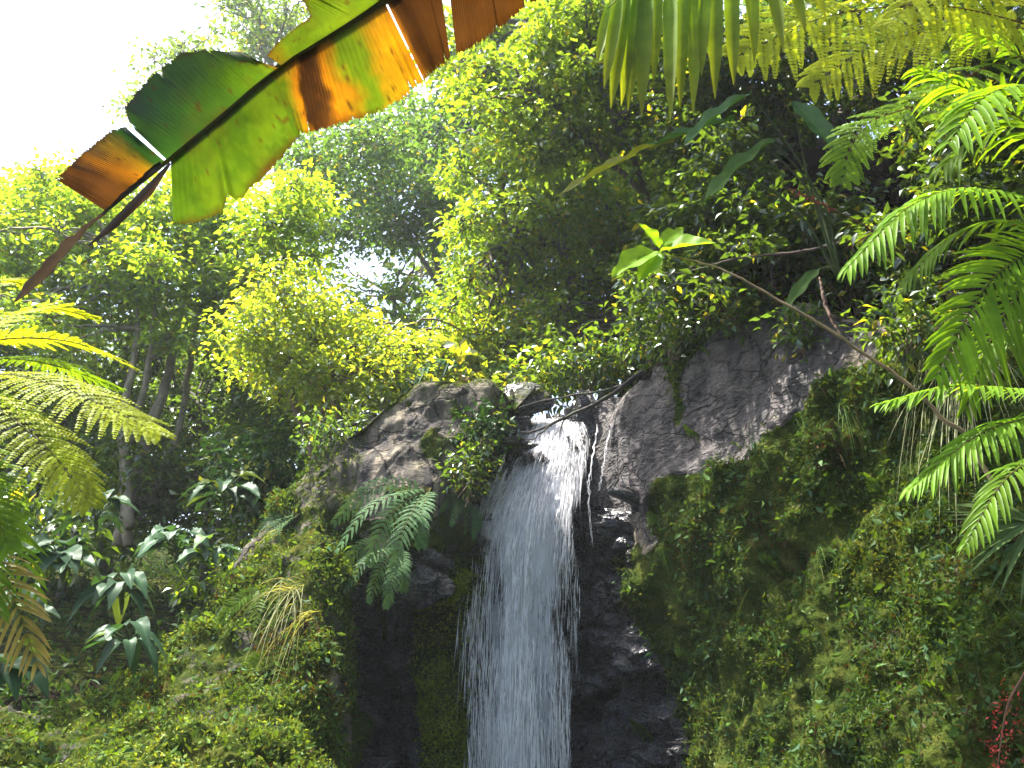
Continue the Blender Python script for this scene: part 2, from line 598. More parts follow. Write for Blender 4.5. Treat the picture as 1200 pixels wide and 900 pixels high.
# ------------------------------------------------------------------ terrain
# columns of the cliff, left to right: (px, py, Y) from the foot up to the edge
CUT = [
    [(-420, 1250, 5.0), (-400, 1000, 6.2), (-380, 920, 7.5), (-360, 880, 8.6), (-350, 850, 9.6)],
    [(-140, 1250, 5.6), (-120, 1000, 6.8), (-110, 920, 7.8), (-100, 880, 8.6), (-100, 855, 9.4)],
    [(0, 1250, 5.9), (0, 1000, 7.2), (0, 930, 8.0), (0, 890, 8.6), (0, 852, 9.4)],
    [(110, 1250, 6.3), (108, 1000, 7.6), (105, 930, 8.2), (102, 880, 8.8), (100, 835, 9.5)],
    [(195, 1250, 6.7), (190, 1000, 7.9), (188, 920, 8.4), (185, 860, 9.0), (180, 792, 9.8)],
    [(260, 1250, 7.2), (255, 1000, 8.3), (250, 900, 8.9), (246, 810, 9.5), (238, 716, 10.3)],
    [(315, 1250, 7.8), (308, 1000, 8.8), (302, 880, 9.3), (296, 770, 9.9), (288, 655, 10.6)],
    [(355, 1250, 8.6), (350, 1000, 9.3), (344, 860, 9.8), (338, 730, 10.3), (326, 600, 10.9)],
    [(388, 1250, 9.4), (386, 1000, 10.0), (384, 840, 10.3), (380, 690, 10.6), (372, 545, 11.0)],
    [(402, 1250, 10.4), (402, 1000, 10.9), (403, 820, 11.0), (402, 670, 10.8), (398, 512, 11.1)],
    [(425, 1250, 12.0), (425, 1000, 12.2), (426, 800, 12.2), (430, 655, 10.9), (436, 485, 11.2)],
    [(455, 1250, 12.4), (455, 1000, 12.4), (455, 790, 12.4), (458, 645, 10.8), (470, 464, 11.3)],
    [(490, 1250, 12.1), (490, 1000, 12.0), (490, 780, 12.05), (490, 640, 10.9), (510, 452, 11.4)],
    [(520, 1250, 11.9), (520, 1000, 11.85), (520, 770, 11.85), (512, 630, 11.1), (552, 449, 11.5)],
    [(550, 1250, 12.1), (550, 1000, 12.0), (548, 760, 11.95), (540, 600, 11.4), (585, 460, 11.6)],
    [(590, 1250, 12.6), (590, 1000, 12.5), (585, 760, 12.4), (575, 610, 12.1), (604, 486, 12.5)],
    [(625, 1250, 12.7), (625, 1000, 12.6), (622, 760, 12.5), (615, 610, 12.3), (624, 502, 13.15)],
    [(665, 1250, 12.7), (665, 1000, 12.6), (662, 770, 12.5), (655, 620, 12.4), (656, 498, 13.25)],
    [(705, 1250, 12.6), (705, 1000, 12.5), (700, 775, 12.45), (692, 630, 12.4), (694, 484, 13.1)],
    [(745, 1250, 12.4), (745, 1000, 12.3), (738, 780, 12.2), (718, 640, 12.2), (728, 470, 12.7)],
    [(785, 1250, 11.6), (785, 1000, 11.6), (775, 790, 11.6), (742, 655, 11.6), (762, 442, 12.0)],
    [(825, 1250, 10.5), (822, 1000, 10.7), (812, 790, 10.8), (790, 640, 11.1), (800, 416, 11.5)],
    [(875, 1250, 9.7), (870, 1000, 10.0), (862, 790, 10.2), (845, 640, 10.6), (850, 386, 11.1)],
    [(930, 1250, 9.0), (925, 1000, 9.4), (918, 790, 9.7), (905, 640, 10.0), (895, 368, 10.7)],
    [(990, 1250, 8.2), (985, 1000, 8.7), (978, 790, 9.0), (965, 640, 9.4), (950, 368, 10.2)],
    [(1050, 1250, 7.5), (1045, 1000, 8.0), (1040, 790, 8.4), (1030, 640, 8.8), (1015, 385, 9.7)],
    [(1120, 1250, 6.8), (1115, 1000, 7.3), (1110, 790, 7.7), (1100, 640, 8.2), (1080, 390, 9.1)],
    [(1190, 1250, 6.2), (1185, 1000, 6.7), (1180, 790, 7.1), (1172, 640, 7.6), (1150, 385, 8.5)],
    [(1300, 1250, 5.6), (1295, 1000, 6.1), (1290, 790, 6.5), (1280, 640, 7.0), (1260, 370, 7.8)],
    [(1500, 1250, 5.0), (1500, 1000, 5.4), (1500, 790, 5.7), (1500, 640, 6.1), (1480, 350, 6.8)],
]
tops = np.array([c[-1][0] for c in CUT], float)
for c in CUT:
    if c[0][0] < 395:
        for q, dd in ((0, 2.0), (1, 1.7), (2, 1.2), (3, .6)):
            c[q] = (c[q][0], c[q][1], c[q][2] - dd)
A = np.array([[at(*p) for p in c] for c in CUT])          # (cols, 5, 3)
T = A[:, -1]


def off(table):
    t = np.array(table, float)
    return np.stack([np.interp(tops, t[:, 0], t[:, k]) for k in (1, 2, 3)], 1)


led = T + off([(-350, 0, .7, .05), (330, 0, .6, -.15), (560, 0, .7, .10), (640, 0, .9, .06), (760, .1, .6, .12), (1500, .2, .5, .15)])
mid = T + off([(-350, -1, 3.2, .4), (240, -.6, 3.0, -1.1), (440, -.2, 3.0, -.7), (560, 0, 3, .2), (690, .3, 3.2, .25), (760, .8, 2.6, 1.3), (900, .8, 2.1, 2.2), (1500, 1.4, 2.0, 2.6)])
hib = T + off([(-350, -3, 9, 2.5), (330, -1.0, 9, 1.0), (560, 0, 9, 1.2), (690, .8, 9, 1.6), (800, 2.5, 7.5, 4.2), (900, 3.0, 6.5, 6.0), (1500, 5, 5, 7)])
far = T + off([(-350, -26, 60, 14), (330, -10, 60, 10), (690, 6, 60, 11), (900, 20, 45, 18), (1500, 45, 30, 20)])
CTRL = np.concatenate([A, np.stack([led, mid, hib, far], 1)], 1)   # (cols, 9, 3)

# resample columns
cpos = np.concatenate([np.linspace(tops[0], -20, 50, endpoint=False), np.linspace(-20, 1230, 560, endpoint=False), np.linspace(1230, 1480, 45)])
cu = np.interp(cpos, tops, np.arange(len(tops)))


def cr(P, u):
    """linear/Catmull-Rom blend along axis 0"""
    n = P.shape[0]
    Q = np.concatenate([2 * P[:1] - P[1:2], P, 2 * P[-1:] - P[-2:-1]])
    i = np.clip(u.astype(int), 0, n - 2)
    t = (u - i).reshape((-1,) + (1,) * (P.ndim - 1))
    a, b, c, d = Q[i], Q[i + 1], Q[i + 2], Q[i + 3]
    return 0.5 * (2 * b + (c - a) * t + (2 * a - 5 * b + 4 * c - d) * t ** 2 + (3 * b - a - 3 * c + d) * t ** 3)


G = cr(CTRL, cu)                                            # (C, 9, 3)
ru = np.concatenate([np.linspace(0, 1, 50, endpoint=False), np.linspace(1, 2, 80, endpoint=False), np.linspace(2, 3, 80, endpoint=False),
                     np.linspace(3, 4, 100, endpoint=False), np.linspace(4, 5, 32, endpoint=False), np.linspace(5, 6, 40, endpoint=False),
                     np.linspace(6, 7, 40, endpoint=False), np.linspace(7, 8, 40)])
G = np.swapaxes(cr(np.swapaxes(G, 0, 1), ru), 0, 1)          # (C, R, 3)
IE = int(np.searchsorted(ru, 5.0))                           # the row where the cliff becomes the hillside


def poly_in(px, py, poly):
    r = np.zeros(px.shape, bool)
    q = poly[-1]
    for p in poly:
        c = ((p[1] > py) != (q[1] > py))
        xi = (q[0] - p[0]) * (py - p[1]) / (q[1] - p[1] + 1e-9) + p[0]
        r ^= c & (px < xi)
        q = p
    return r


MOSS_R = [(800, 548), (850, 568), (905, 552), (955, 480), (1000, 425), (1060, 395), (1300, 360), (1700, 300), (1700, 1400), (800, 1400), (792, 900), (782, 790), (742, 715), (732, 645), (760, 590)]
MOSS_L = [(-600, 1400), (-600, 830), (0, 840), (180, 780), (240, 700), (290, 640), (330, 590), (385, 560), (400, 620), (412, 700), (404, 900), (404, 1400)]
MOSS_S = [(480, 690), (530, 660), (556, 690), (560, 900), (560, 1400), (488, 1400), (500, 900), (484, 800)]
WETP = [(408, 690), (470, 640), (520, 640), (545, 585), (585, 545), (604, 480), (690, 470), (735, 470), (770, 520), (735, 600), (735, 640), (745, 710), (785, 785), (800, 900), (800, 1400), (408, 1400)]
ROOF_M = [(775, 425), (800, 385), (850, 362), (860, 378), (825, 402), (798, 440), (796, 500), (788, 500), (786, 445)]


def masks(P):
    px, py, _ = project(P)
    jx = (fbm(P * 1.7, 3, 31) - .5) * 90
    jy = (fbm(P * 1.7, 3, 41) - .5) * 90
    x, y = px + jx, py + jy
    m = poly_in(x, y, MOSS_R) * 1.0
    m = np.maximum(m, poly_in(x, y, MOSS_L) * (.66 + .34 * (fbm(P * np.array([1.3, 1.3, .7]), 3, 66) > .47)))
    m = np.maximum(m, poly_in(px + jx * .35, y, MOSS_S) * 1.0)
    m = np.maximum(m, poly_in(px + jx * .2, py + jy * .2, ROOF_M) * 0.8)
    # strips of moss down the dark wall under the boulder
    strip = (fbm(np.stack([P[:, 0] * 3.2, P[:, 1] * 0.5, P[:, 2] * 0.25], 1), 3, 91) > .56)
    m = np.maximum(m, (poly_in(px, py, [(408, 650), (560, 650), (560, 1400), (408, 1400)]) & strip) * 0.7)
    w = poly_in(px + jx * .4, py + jy * .4, WETP) * 1.0
    dry = poly_in(px, py, [(700, 470), (790, 450), (790, 540), (760, 560), (735, 600), (690, 590)])
    w = np.where(dry, w * 0.72, w)  # wetness kept high to paint shade on the slab by the lip
    w = np.maximum(w, 0.66 * poly_in(px, py, [(700, 440), (800, 380), (890, 350), (1000, 380), (960, 600), (760, 640)]))  # stands for grey rock and for shade painted on it
    # light cover on the boulder
    b = poly_in(x, y, [(300, 600), (400, 480), (440, 440), (620, 440), (600, 520), (560, 560), (520, 650), (400, 690)])
    m = np.maximum(m, b * (0.22 + 0.45 * (fbm(P * 1.9, 3, 5) > .55) + 0.25 * (px < 425)))
    return m, w


# displacement
sh = G.shape
du = np.gradient(G, axis=0)
dv = np.gradient(G, axis=1)
NR = norm(np.cross(du, dv)).reshape(-1, 3)
FL = G.reshape(-1, 3).copy()
RU = np.broadcast_to(ru[None], sh[:2]).ravel()
mo, we = masks(FL)
amp = np.where(RU < 7, 1.0, 1.0)
fade = 1 - sstep(5.2, 6.5, RU)
d1 = (fbm(FL * 0.8, 4, 3) - .5) * 0.75
d2 = (fbm(FL * np.array([3.0, 3.0, 2.2]), 5, 9) - .5) * 0.34
bv, be = voro(FL * np.array([1.5, 1.5, 2.3]) + (fbm(FL * 1.5, 3, 61) - .5)[:, None] * .9, 4, 2.2)
blk = (bv - .5) * 0.34 - 0.09 * (1 - sstep(0, .07, be))
bv2, be2 = voro(FL * np.array([4.0, 4.0, 7.0]) + (fbm(FL * 3, 3, 62) - .5)[:, None] * 1.2, 14, 2.4)
blk += (bv2 - .5) * 0.10 - 0.02 * (1 - sstep(0, .08, be2))
lump = (fbm(FL * np.array([4.5, 4.5, 3.0]), 4, 19) - .42) * 0.42
big_b = (fbm(FL * np.array([1.1, 1.1, 1.3]), 3, 23) - .5) * 0.5
px_, py_, _ = project(FL)
fallzone = np.exp(-((px_ - 640) / 60.0) ** 2)
strata = FL[:, 2] * 1.9 + FL[:, 0] * .35 + (fbm(FL * 1.3, 3, 141) - .5) * 1.6
str_h = (strata - np.floor(strata))
blk = blk * 1.35 + (str_h ** 1.5 - .4) * .16
disp = d1 * (1 - .6 * fallzone) + d2 * (1 - 0.7 * mo) * (1 - .5 * we) * (1 - .6 * (px_ > 690)) * (1 - .45 * ((px_ > 420) & (px_ < 610))) + blk * sstep(.78, .95, we) * (1 - mo) * 0.9 + lump * sstep(.45, .9, mo) + big_b * mo * 0.6
crack = .22 * (1 - sstep(0, .05, voro(FL * np.array([.9, .9, .8]) + (fbm(FL * 2, 3, 71) - .5)[:, None] * .5, 24)[1])) * 0.10
disp += (fbm(FL * np.array([4.2, 4.2, .45]), 4, 81) - .5) * .22 * (1 - mo) * (px_ > 690)
disp -= crack * (1 - we) * (1 - mo)
hd = (fbm(FL * 0.45, 4, 51) - .5) * 1.2
disp = disp * fade + hd * (1 - fade)
FL = FL - NR * disp[:, None] * (1 if NR[np.argmin(np.abs(RU - 2)), 1] > 0 else -1)
edge_w = 1 - fade
earth = sstep(4.7, 5.3, RU)
earth = np.maximum(earth, sstep(4.35, 4.7, RU) * (px_ > 720))
mossb = np.where(RU > 4.6, 0.10, mo)
mossb = np.where((RU > 4.0) & (px_ < 610), np.maximum(mossb, 0.5), mossb)
CT = np.stack([mossb, np.where(RU > 4.6, we * .3, we), earth], 1)
GP = FL.reshape(sh)
GC = CT.reshape(sh)

mb = MB()
mb.grid(GP[:, :IE + 1], GC[:, :IE + 1])
tag(mb.build('cliff', M_ROCK), 'grey rock cliff with mossy walls on both sides of the waterfall', 'cliff', kind='structure')
mb = MB()
mb.grid(GP[:, IE:], GC[:, IE:])
tag(mb.build('hillside', M_ROCK), 'dark earth hillside rising behind the cliff under the trees', 'hillside', kind='structure')
mb = MB()
gx = np.linspace(-60, 60, 60)
gy = np.linspace(-25, 90, 60)
GX, GY = np.meshgrid(gx, gy, indexing='ij')
mb.grid(np.stack([GX, GY, np.zeros_like(GX)], -1), (.4, .2, 1.0))
tag(mb.build('ground', M_ROCK), 'dark earth ground at the foot of the cliff', 'ground', kind='structure')


def pool_mat():
    k = NT('pool_water')
    b = k.n('ShaderNodeBsdfPrincipled', i_Roughness=0.06)
    b.inputs['Base Color'].default_value = (0.02, 0.035, 0.03, 1)
    bp = k.n('ShaderNodeBump', i_Strength=0.4, i_Distance=0.03)
    k.l(k.noise(4, 4, 0.6, k.n('ShaderNodeNewGeometry').outputs['Position']), bp.inputs['Height'])
    k.l(bp.outputs[0], b.inputs['Normal'])
    k.l(b.outputs[0], k.out.inputs[0])
    return k.m


mb = MB()
GX, GY = np.meshgrid(np.linspace(-6, 6, 24), np.linspace(2.2, 13.5, 24), indexing='ij')
mb.grid(np.stack([GX, GY, np.full_like(GX, 0.05)], -1), (.1, .1, .1))
tag(mb.build('water', pool_mat()), 'dark pool water below the waterfall', 'water', kind='structure')


def surf_pick(n, poly=None, rlo=0.0, rhi=4.2, seed=1, wfun=None):
    """n random points (position, outward normal) on the cliff inside a region of the photograph"""
    r = np.random.default_rng(seed)
    m = (RU > rlo) & (RU < rhi)
    idx = np.nonzero(m)[0]
    px, py = PXS[idx], PYS[idx]
    k = (px > -60) & (px < 1260) & (py < 960) & (py > -60)
    idx = idx[k]
    if poly is not None:
        idx = idx[poly_in(PXS[idx], PYS[idx], poly)]
    w = AREA[idx].copy()
    if wfun is not None:
        w *= wfun(idx)
    w = w / w.sum()
    c = r.choice(idx, n, p=w)
    return FL[c] + r.normal(size=(n, 3)) * 0.015, NRM[c], c


du = np.gradient(GP, axis=0)
dv = np.gradient(GP, axis=1)
NRM = np.cross(du, dv).reshape(-1, 3)
AREA = np.linalg.norm(NRM, axis=1)
NRM = norm(NRM)
if NRM[np.argmin(np.abs(RU - 2) + np.abs(PXS - 900) if 'PXS' in globals() else np.abs(RU - 2)), 1] > 0:
    NRM = -NRM
PXS, PYS, _ = project(FL)


def on_cliff(px, py, rhi=5.0):
    """the cliff point nearest to a pixel, front-most"""
    m = np.nonzero((RU < rhi))[0]
    d2_ = (PXS[m] - px) ** 2 + (PYS[m] - py) ** 2
    j = m[np.argsort(d2_)[:6]]
    k = j[np.argmin(FL[j, 1])]
    return FL[k], NRM[k]

# ------------------------------------------------------------------ waterfall
mb = MB()
ctl = np.array([  # py, left px, right px, Y
    (494, 622, 672, 14.2), (492, 618, 678, 13.6), (494, 615, 684, 13.1), (510, 606, 688, 12.85), (540, 586, 686, 12.55), (580, 564, 683, 12.25), (620, 556, 679, 12.0),
    (700, 551, 674, 11.9), (800, 547, 673, 11.85), (900, 545, 673, 11.82), (1050, 541, 676, 11.8), (1420, 534, 684, 11.75)])
for lay in range(3):
    nv, nu = 130, 34
    c = spline(ctl, nv)
    u = np.linspace(0, 1, nu)
    V = np.zeros((nv, nu, 3))
    D = np.zeros((nv, nu, 3))
    vv = np.linspace(0, 1, nv)
    grow = sstep(.1, .5, vv)
    for i in range(nv):
        py, l, r, Y = c[i]
        mid_, hw = (l + r) / 2 + rng.normal() * 0.2, (r - l) / 2 * (1.0 - .07 * lay)
        for j in range(nu):
            V[i, j] = at(mid_ + hw * (2 * u[j] - 1), py, Y - 0.04 - .10 * lay * (.4 + grow[i]))
    nz = fbm(V.reshape(-1, 3) * np.array([3.5, 3.5, .8]) + lay * 7, 3, 5).reshape(nv, nu) - .5
    V[..., 1] += nz * (0.06 + .35 * grow[:, None])
    V[..., 0] += (fbm(V.reshape(-1, 3) * np.array([2., 2., 1.3]) + lay * 3, 3, 15).reshape(nv, nu) - .5) * .16
    x = 2 * u[None] - 1
    dense_c = .22 - .18 * grow[:, None]
    prof = np.exp(-((x - dense_c) / (.86 - .02 * lay)) ** 2)
    dens = .34 + (.54 - .22 * sstep(.30, .8, vv)[:, None]) * prof - .30 * np.abs(x) ** 4
    dens += (fbm(V.reshape(-1, 3) * np.array([4., 1., .35]) + lay * 17, 3, 25).reshape(nv, nu) - .5) * .5
    D[..., 0], D[..., 1], D[..., 2] = u[None], vv[:, None], dens
    mb.grid(V, D, 0)
# strands of white water and drops thrown clear of the sheet
cs = spline(ctl, 400)
n = 38000
tt = rng.random(n) ** .85 * .80 + .10
xx = rng.normal(size=n) * .44
xx = np.clip(np.where(rng.random(n) < .3, rng.uniform(-1.05, .85, n), xx), -1.1, .8 + .1 * rng.random(n)) + .16 * (1 - tt)
ii = (tt * 399).astype(int)
xx = xx * (1 + .55 * (fbm(np.stack([np.sign(xx) * 3, tt * 9, xx * .4], 1), 3, 88) - .42)) + (fbm(np.stack([xx * 2, tt * 14, xx * 0], 1), 3, 89) - .5) * .22


def fall_at(ii, x, front):
    c = cs[ii]
    return np.array([at((a[1] + a[2]) / 2 + (a[2] - a[1]) / 2 * q, a[0], a[3] - .05 - f_) for a, q, f_ in zip(c, x, front)])


fr = np.abs(rng.normal(size=n)) * (.06 + .28 * tt)
P = fall_at(ii, xx, fr)
Q = fall_at(np.minimum(ii + 6, 399), xx * 1.004, fr)
dense_ = fbm(np.stack([P[:, 0] * 5, P[:, 1] * 1.5, P[:, 2] * .7], 1), 3, 77)
kp = rng.random(n) < np.clip((dense_ - .40) * 7.0, .04, 1) * (1 - .5 * sstep(.35, .7, tt))
P, Q, tt2 = P[kp], Q[kp], tt[kp]
n = len(P)
Ld = rng.gamma(1.8, .11, n) * (0.5 + 1.1 * tt2)
mb.ribbons(P, norm(Q - P) + rng.normal(size=(n, 3)) * .05, rng.normal(size=(n, 3)) * .5 + np.array([0, -1, .3]), Ld, rng.uniform(.002, .0095, n) * (1 + .6 * (np.abs(xx[kp]) < .35)), np.ones(3), segs=2, fold=.3, mi=1)
# small spills beside it on the wet rock
def spill(path, w):
    for k in range(3):
        p = spline(pts(*path), 26) + rng.normal(size=(26, 3)) * .012
        mb.tube(p, [w * .5, w, w * .6, w * .3], np.ones(3), 5, 1, .25)
for path, w in (([(610, 492, 12.7), (604, 520, 12.45), (590, 560, 12.1), (575, 600, 11.95), (566, 640, 11.9)], .012), ([(600, 505, 12.35), (588, 545, 12.0), (570, 590, 11.85)], .009), ([(700, 500, 12.4), (694, 540, 12.05), (690, 580, 11.95), (694, 640, 11.9)], .006), ([(716, 498, 12.35), (708, 540, 12.0), (702, 575, 11.9)], .004)):
    spill(path, w)
tag(mb.build('waterfall', [M_WATER, M_DROP], smooth=True), 'white waterfall spreading as it drops between the boulder and the mossy wall', 'waterfall', kind='structure')


# ------------------------------------------------------------------ trees
def branch_path(a, b, n=9, wob=.06, sag=0.0):
    a, b = np.asarray(a), np.asarray(b)
    L = np.linalg.norm(b - a)
    t = np.linspace(0, 1, n)[:, None]
    P = a * (1 - t) + b * t
    j = np.cumsum(rng.normal(size=(n, 3)), 0) * wob * L / n
    j -= t * j[-1]
    P = P + j
    P[:, 2] += np.sin(t[:, 0] * np.pi) * sag * L
    return P


def tree(name, label, lobes, stems, Y, leaf_px=9, per=2600, pal=(BRIGHT, MID), cl_r=.45, rad=.10, bark=(.20, .16, .11), group=None, leafw=.5, yel=.06, mat=None, branch=True, shell=.12):
    """lobes: (px, py, rx, ry[, dY, density]) in the photograph; stems: lists of (px, py, dY)"""
    base = at(stems[0][0][0], stems[0][0][1], Y + stems[0][0][2])
    root = thing(name, label, 'tree' if 'tree' in name else 'shrub', base, group)
    tb, cb = MB(), MB()
    ends = []
    for k, st in enumerate(stems):
        P = spline(np.array([at(a, b, Y + c) for a, b, c in st]), 26)
        P += rng.normal(size=P.shape) * rad * .12
        r = rad * (1 if k == 0 else .65)
        tb.tube(P, [r * 1.25, r, r * .8, r * .45], np.array(bark), 8, rough=.06)
        ends += [P[i] for i in (14, 18, 22, 25)]
    ends = np.array(ends)
    full = []
    for lb in lobes:
        full.append(lb)
        for q in range(5):
            an = rng.uniform(0, 2 * math.pi)
            sc_ = rng.uniform(.32, .55)
            full.append((lb[0] + lb[2] * 1.1 * math.cos(an), lb[1] - lb[3] * 1.1 * math.sin(an), lb[2] * sc_, lb[3] * sc_) + ((lb[4] + rng.normal() * .03 * Y,) if len(lb) > 4 else ()))
    for lb in full:
        px, py, rx, ry = lb[:4]
        dY = lb[4] if len(lb) > 4 else rng.uniform(-1, 1) * .12 * Y
        den = lb[5] if len(lb) > 5 else 1.0
        c = at(px, py, Y + dY)
        s = mpp(py, Y + dY)
        R = np.array([rx * s, (rx + ry) * .34 * s, ry * s])
        nleaf = int(0.80 * per * den * rx * ry / 4200)
        ncl = max(6, nleaf // 15)
        d = norm(rng.normal(size=(ncl, 3)))
        rr = (shell + (1.1 - shell) * rng.random(ncl)) ** .55
        rr *= .55 + .9 * fbm(d * 2.6 + px, 3, 3)
        rr *= np.where(rng.random(ncl) < .14, rng.uniform(1.05, 1.4, ncl), 1)
        cc = c + d * R * rr[:, None]
        # boughs
        if branch:
            e = ends[np.argmin(((ends - c) ** 2).sum(1))]
            tb.tube(branch_path(e, c, 14, .35, .05), [rad * .45, rad * .12], np.array(bark), 6, cap=False)
            for q in rng.choice(ncl, min(ncl, 9), replace=False):
                tb.tube(branch_path(c + rng.normal(size=3) * R * .2, cc[q], 9, .4, .04), [rad * .18, rad * .04], np.array(bark) * .8, 4, cap=False)
        k = 15
        N = ncl * k
        lp = np.repeat(cc, k, 0)
        o = rng.normal(size=(N, 3)) * np.array([1, 1, .62]) * cl_r * mpp(py, Y) * 42 * .5
        lp = lp + o
        dirv = norm(o * np.array([1, 1, .4])) + rng.normal(size=(N, 3)) * .5 + np.array([0, 0, -.35])
        nr = np.array([0, 0, 1.0]) + rng.normal(size=(N, 3)) * .6
        L = leaf_px * s * rng.uniform(.45, 1.35, N)
        mixk = np.clip(np.repeat(rng.random(ncl), k) * .7 + rng.random(N) * .4, 0, 1)[:, None]
        col = pal[0] * (1 - mixk) + pal[1] * mixk
        col = col * rng.uniform(.75, 1.25, (N, 1))
        yk = rng.random(N) < yel
        col[yk] = YELL * rng.uniform(.7, 1.2, (yk.sum(), 1))
        cb.leaves(lp, dirv, nr, L, L * leafw, col)
    tb.build('trunk', M_BARK, root)
    cb.build('crown', mat or M_LEAF, root)
    return root


GT = 'forest trees behind the cliff'
# pale bright tree on the left, with its slender pale stems
tree('broadleaf_tree', 'sunlit bright green tree on slender pale stems at the left, below the torn banana leaf',
     [(60, 255, 80, 48), (130, 270, 60, 50), (180, 235, 80, 55), (250, 275, 80, 60), (320, 265, 55, 50), (90, 330, 70, 45), (190, 320, 80, 55), (290, 335, 60, 45), (20, 300, 55, 50), (140, 380, 60, 30, 0, .7), (250, 375, 50, 30, 0, .7)],
     [[(140, 640, 0), (163, 540, 0), (200, 430, 0), (216, 330, .3)], [(150, 640, -.2), (146, 540, -.2), (172, 440, -.4), (185, 330, -.6)], [(160, 610, .3), (205, 520, .3), (222, 430, .1), (240, 340, 0)], [(152, 620, -.4), (144, 500, -.4), (160, 400, -.4), (158, 300, -.4)]],
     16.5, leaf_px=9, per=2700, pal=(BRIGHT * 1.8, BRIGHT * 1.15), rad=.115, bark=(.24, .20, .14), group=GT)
tree('broadleaf_tree', 'pale yellow green sunlit tree with gnarled forked limbs just behind the boulder',
     [(300, 385, 55, 42), (370, 378, 60, 40), (430, 412, 60, 34), (490, 418, 52, 28, 1.2), (400, 440, 60, 34), (465, 440, 60, 30, 1.0), (335, 425, 45, 34), (525, 425, 36, 28, 1.6), (330, 345, 40, 30), (540, 395, 30, 30, 2.0)],
     [[(372, 560, 0), (362, 510, 0), (345, 475, 0), (338, 430, 0)], [(405, 540, -.3), (396, 480, -.3), (370, 450, -.3), (345, 441, -.3), (310, 430, -.3)], [(376, 560, .3), (378, 500, .3), (385, 440, .3), (400, 410, .3)]],
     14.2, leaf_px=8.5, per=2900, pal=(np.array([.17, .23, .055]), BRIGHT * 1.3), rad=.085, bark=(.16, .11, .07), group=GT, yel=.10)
tree('broadleaf_tree', 'tall dark blue green tree against the sky, right of the green banana leaf',
     [(430, 165, 60, 50), (385, 225, 50, 45), (470, 235, 55, 55), (495, 150, 50, 45), (425, 262, 44, 26), (478, 272, 40, 22), (545, 120, 40, 45), (545, 190, 45, 50), (355, 190, 30, 26), (525, 240, 34, 34)],
     [[(555, 520, 0), (540, 400, 0), (510, 300, 0), (500, 200, 0), (545, 120, 0)], [(530, 360, -.3), (470, 260, -.3), (430, 170, -.3)]],
     25, leaf_px=8, per=3200, pal=(BLUE * 1.3, DARK * 1.5), rad=.12, bark=(.12, .10, .08), group=GT, yel=.05)
tree('broadleaf_tree', 'large leafy mid green tree filling the middle above the waterfall',
     [(600, 100, 60, 55), (670, 70, 65, 60), (600, 190, 55, 50), (670, 165, 65, 55), (735, 130, 60, 60), (640, 255, 60, 48), (715, 245, 65, 52), (585, 290, 45, 45), (600, 355, 50, 48), (675, 330, 65, 50), (740, 320, 55, 45), (600, 415, 46, 34), (563, 365, 34, 34), (650, 400, 50, 36), (775, 215, 50, 55), (635, 25, 60, 36), (720, 25, 60, 45), (545, 60, 40, 45), (570, 440, 34, 22)],
     [[(690, 480, 0), (680, 380, 0), (655, 260, 0), (660, 130, 0), (650, 40, 0)], [(684, 400, 0), (620, 330, 0), (590, 250, 0), (590, 130, 0)], [(676, 350, .2), (730, 260, .2), (750, 150, .2)], [(700, 480, -.5), (745, 380, -.5), (770, 260, -.5)]],
     17, leaf_px=9, per=2900, pal=(BRIGHT * 1.35, MID * 1.3), rad=.13, bark=(.10, .08, .06), group=GT, yel=.10)
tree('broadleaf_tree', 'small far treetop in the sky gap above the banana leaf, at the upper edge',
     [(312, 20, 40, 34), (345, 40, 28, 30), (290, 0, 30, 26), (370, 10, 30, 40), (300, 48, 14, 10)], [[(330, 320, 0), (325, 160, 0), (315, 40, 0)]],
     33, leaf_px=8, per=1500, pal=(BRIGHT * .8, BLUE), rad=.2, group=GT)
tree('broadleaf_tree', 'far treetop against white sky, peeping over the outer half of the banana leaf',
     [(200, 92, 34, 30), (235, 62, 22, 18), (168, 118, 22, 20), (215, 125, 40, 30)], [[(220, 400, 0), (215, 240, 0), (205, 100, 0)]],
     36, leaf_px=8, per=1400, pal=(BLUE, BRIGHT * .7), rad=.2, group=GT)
tree('broadleaf_tree', 'dense green tree at the left edge under the white sky',
     [(15, 260, 60, 42), (60, 228, 26, 18), (-50, 290, 60, 60), (-20, 380, 60, 60), (-120, 260, 80, 70)], [[(-60, 640, 0), (-50, 480, 0), (-20, 330, 0)]],
     21, leaf_px=10, per=2300, pal=(BRIGHT, MID), rad=.17, group=GT)
tree('broadleaf_tree', 'deep green understorey tree in the shade behind the pale stems',
     [(120, 460, 90, 55), (210, 440, 70, 50), (280, 455, 60, 45), (335, 475, 45, 40, -2.2), (60, 540, 80, 55), (160, 545, 70, 45), (250, 540, 60, 40), (315, 540, 50, 45, -2.5), (300, 590, 55, 32, -2.5), (0, 470, 70, 60), (215, 600, 70, 40, -1)],
     [[(240, 680, 0), (245, 580, 0), (230, 480, 0)], [(70, 700, .5), (90, 600, .5), (80, 500, .5)]],
     18.5, leaf_px=11, per=2000, pal=(MID * 1.1, DARK), rad=.11, bark=(.08, .065, .05), group=GT, yel=.02, leafw=.42)
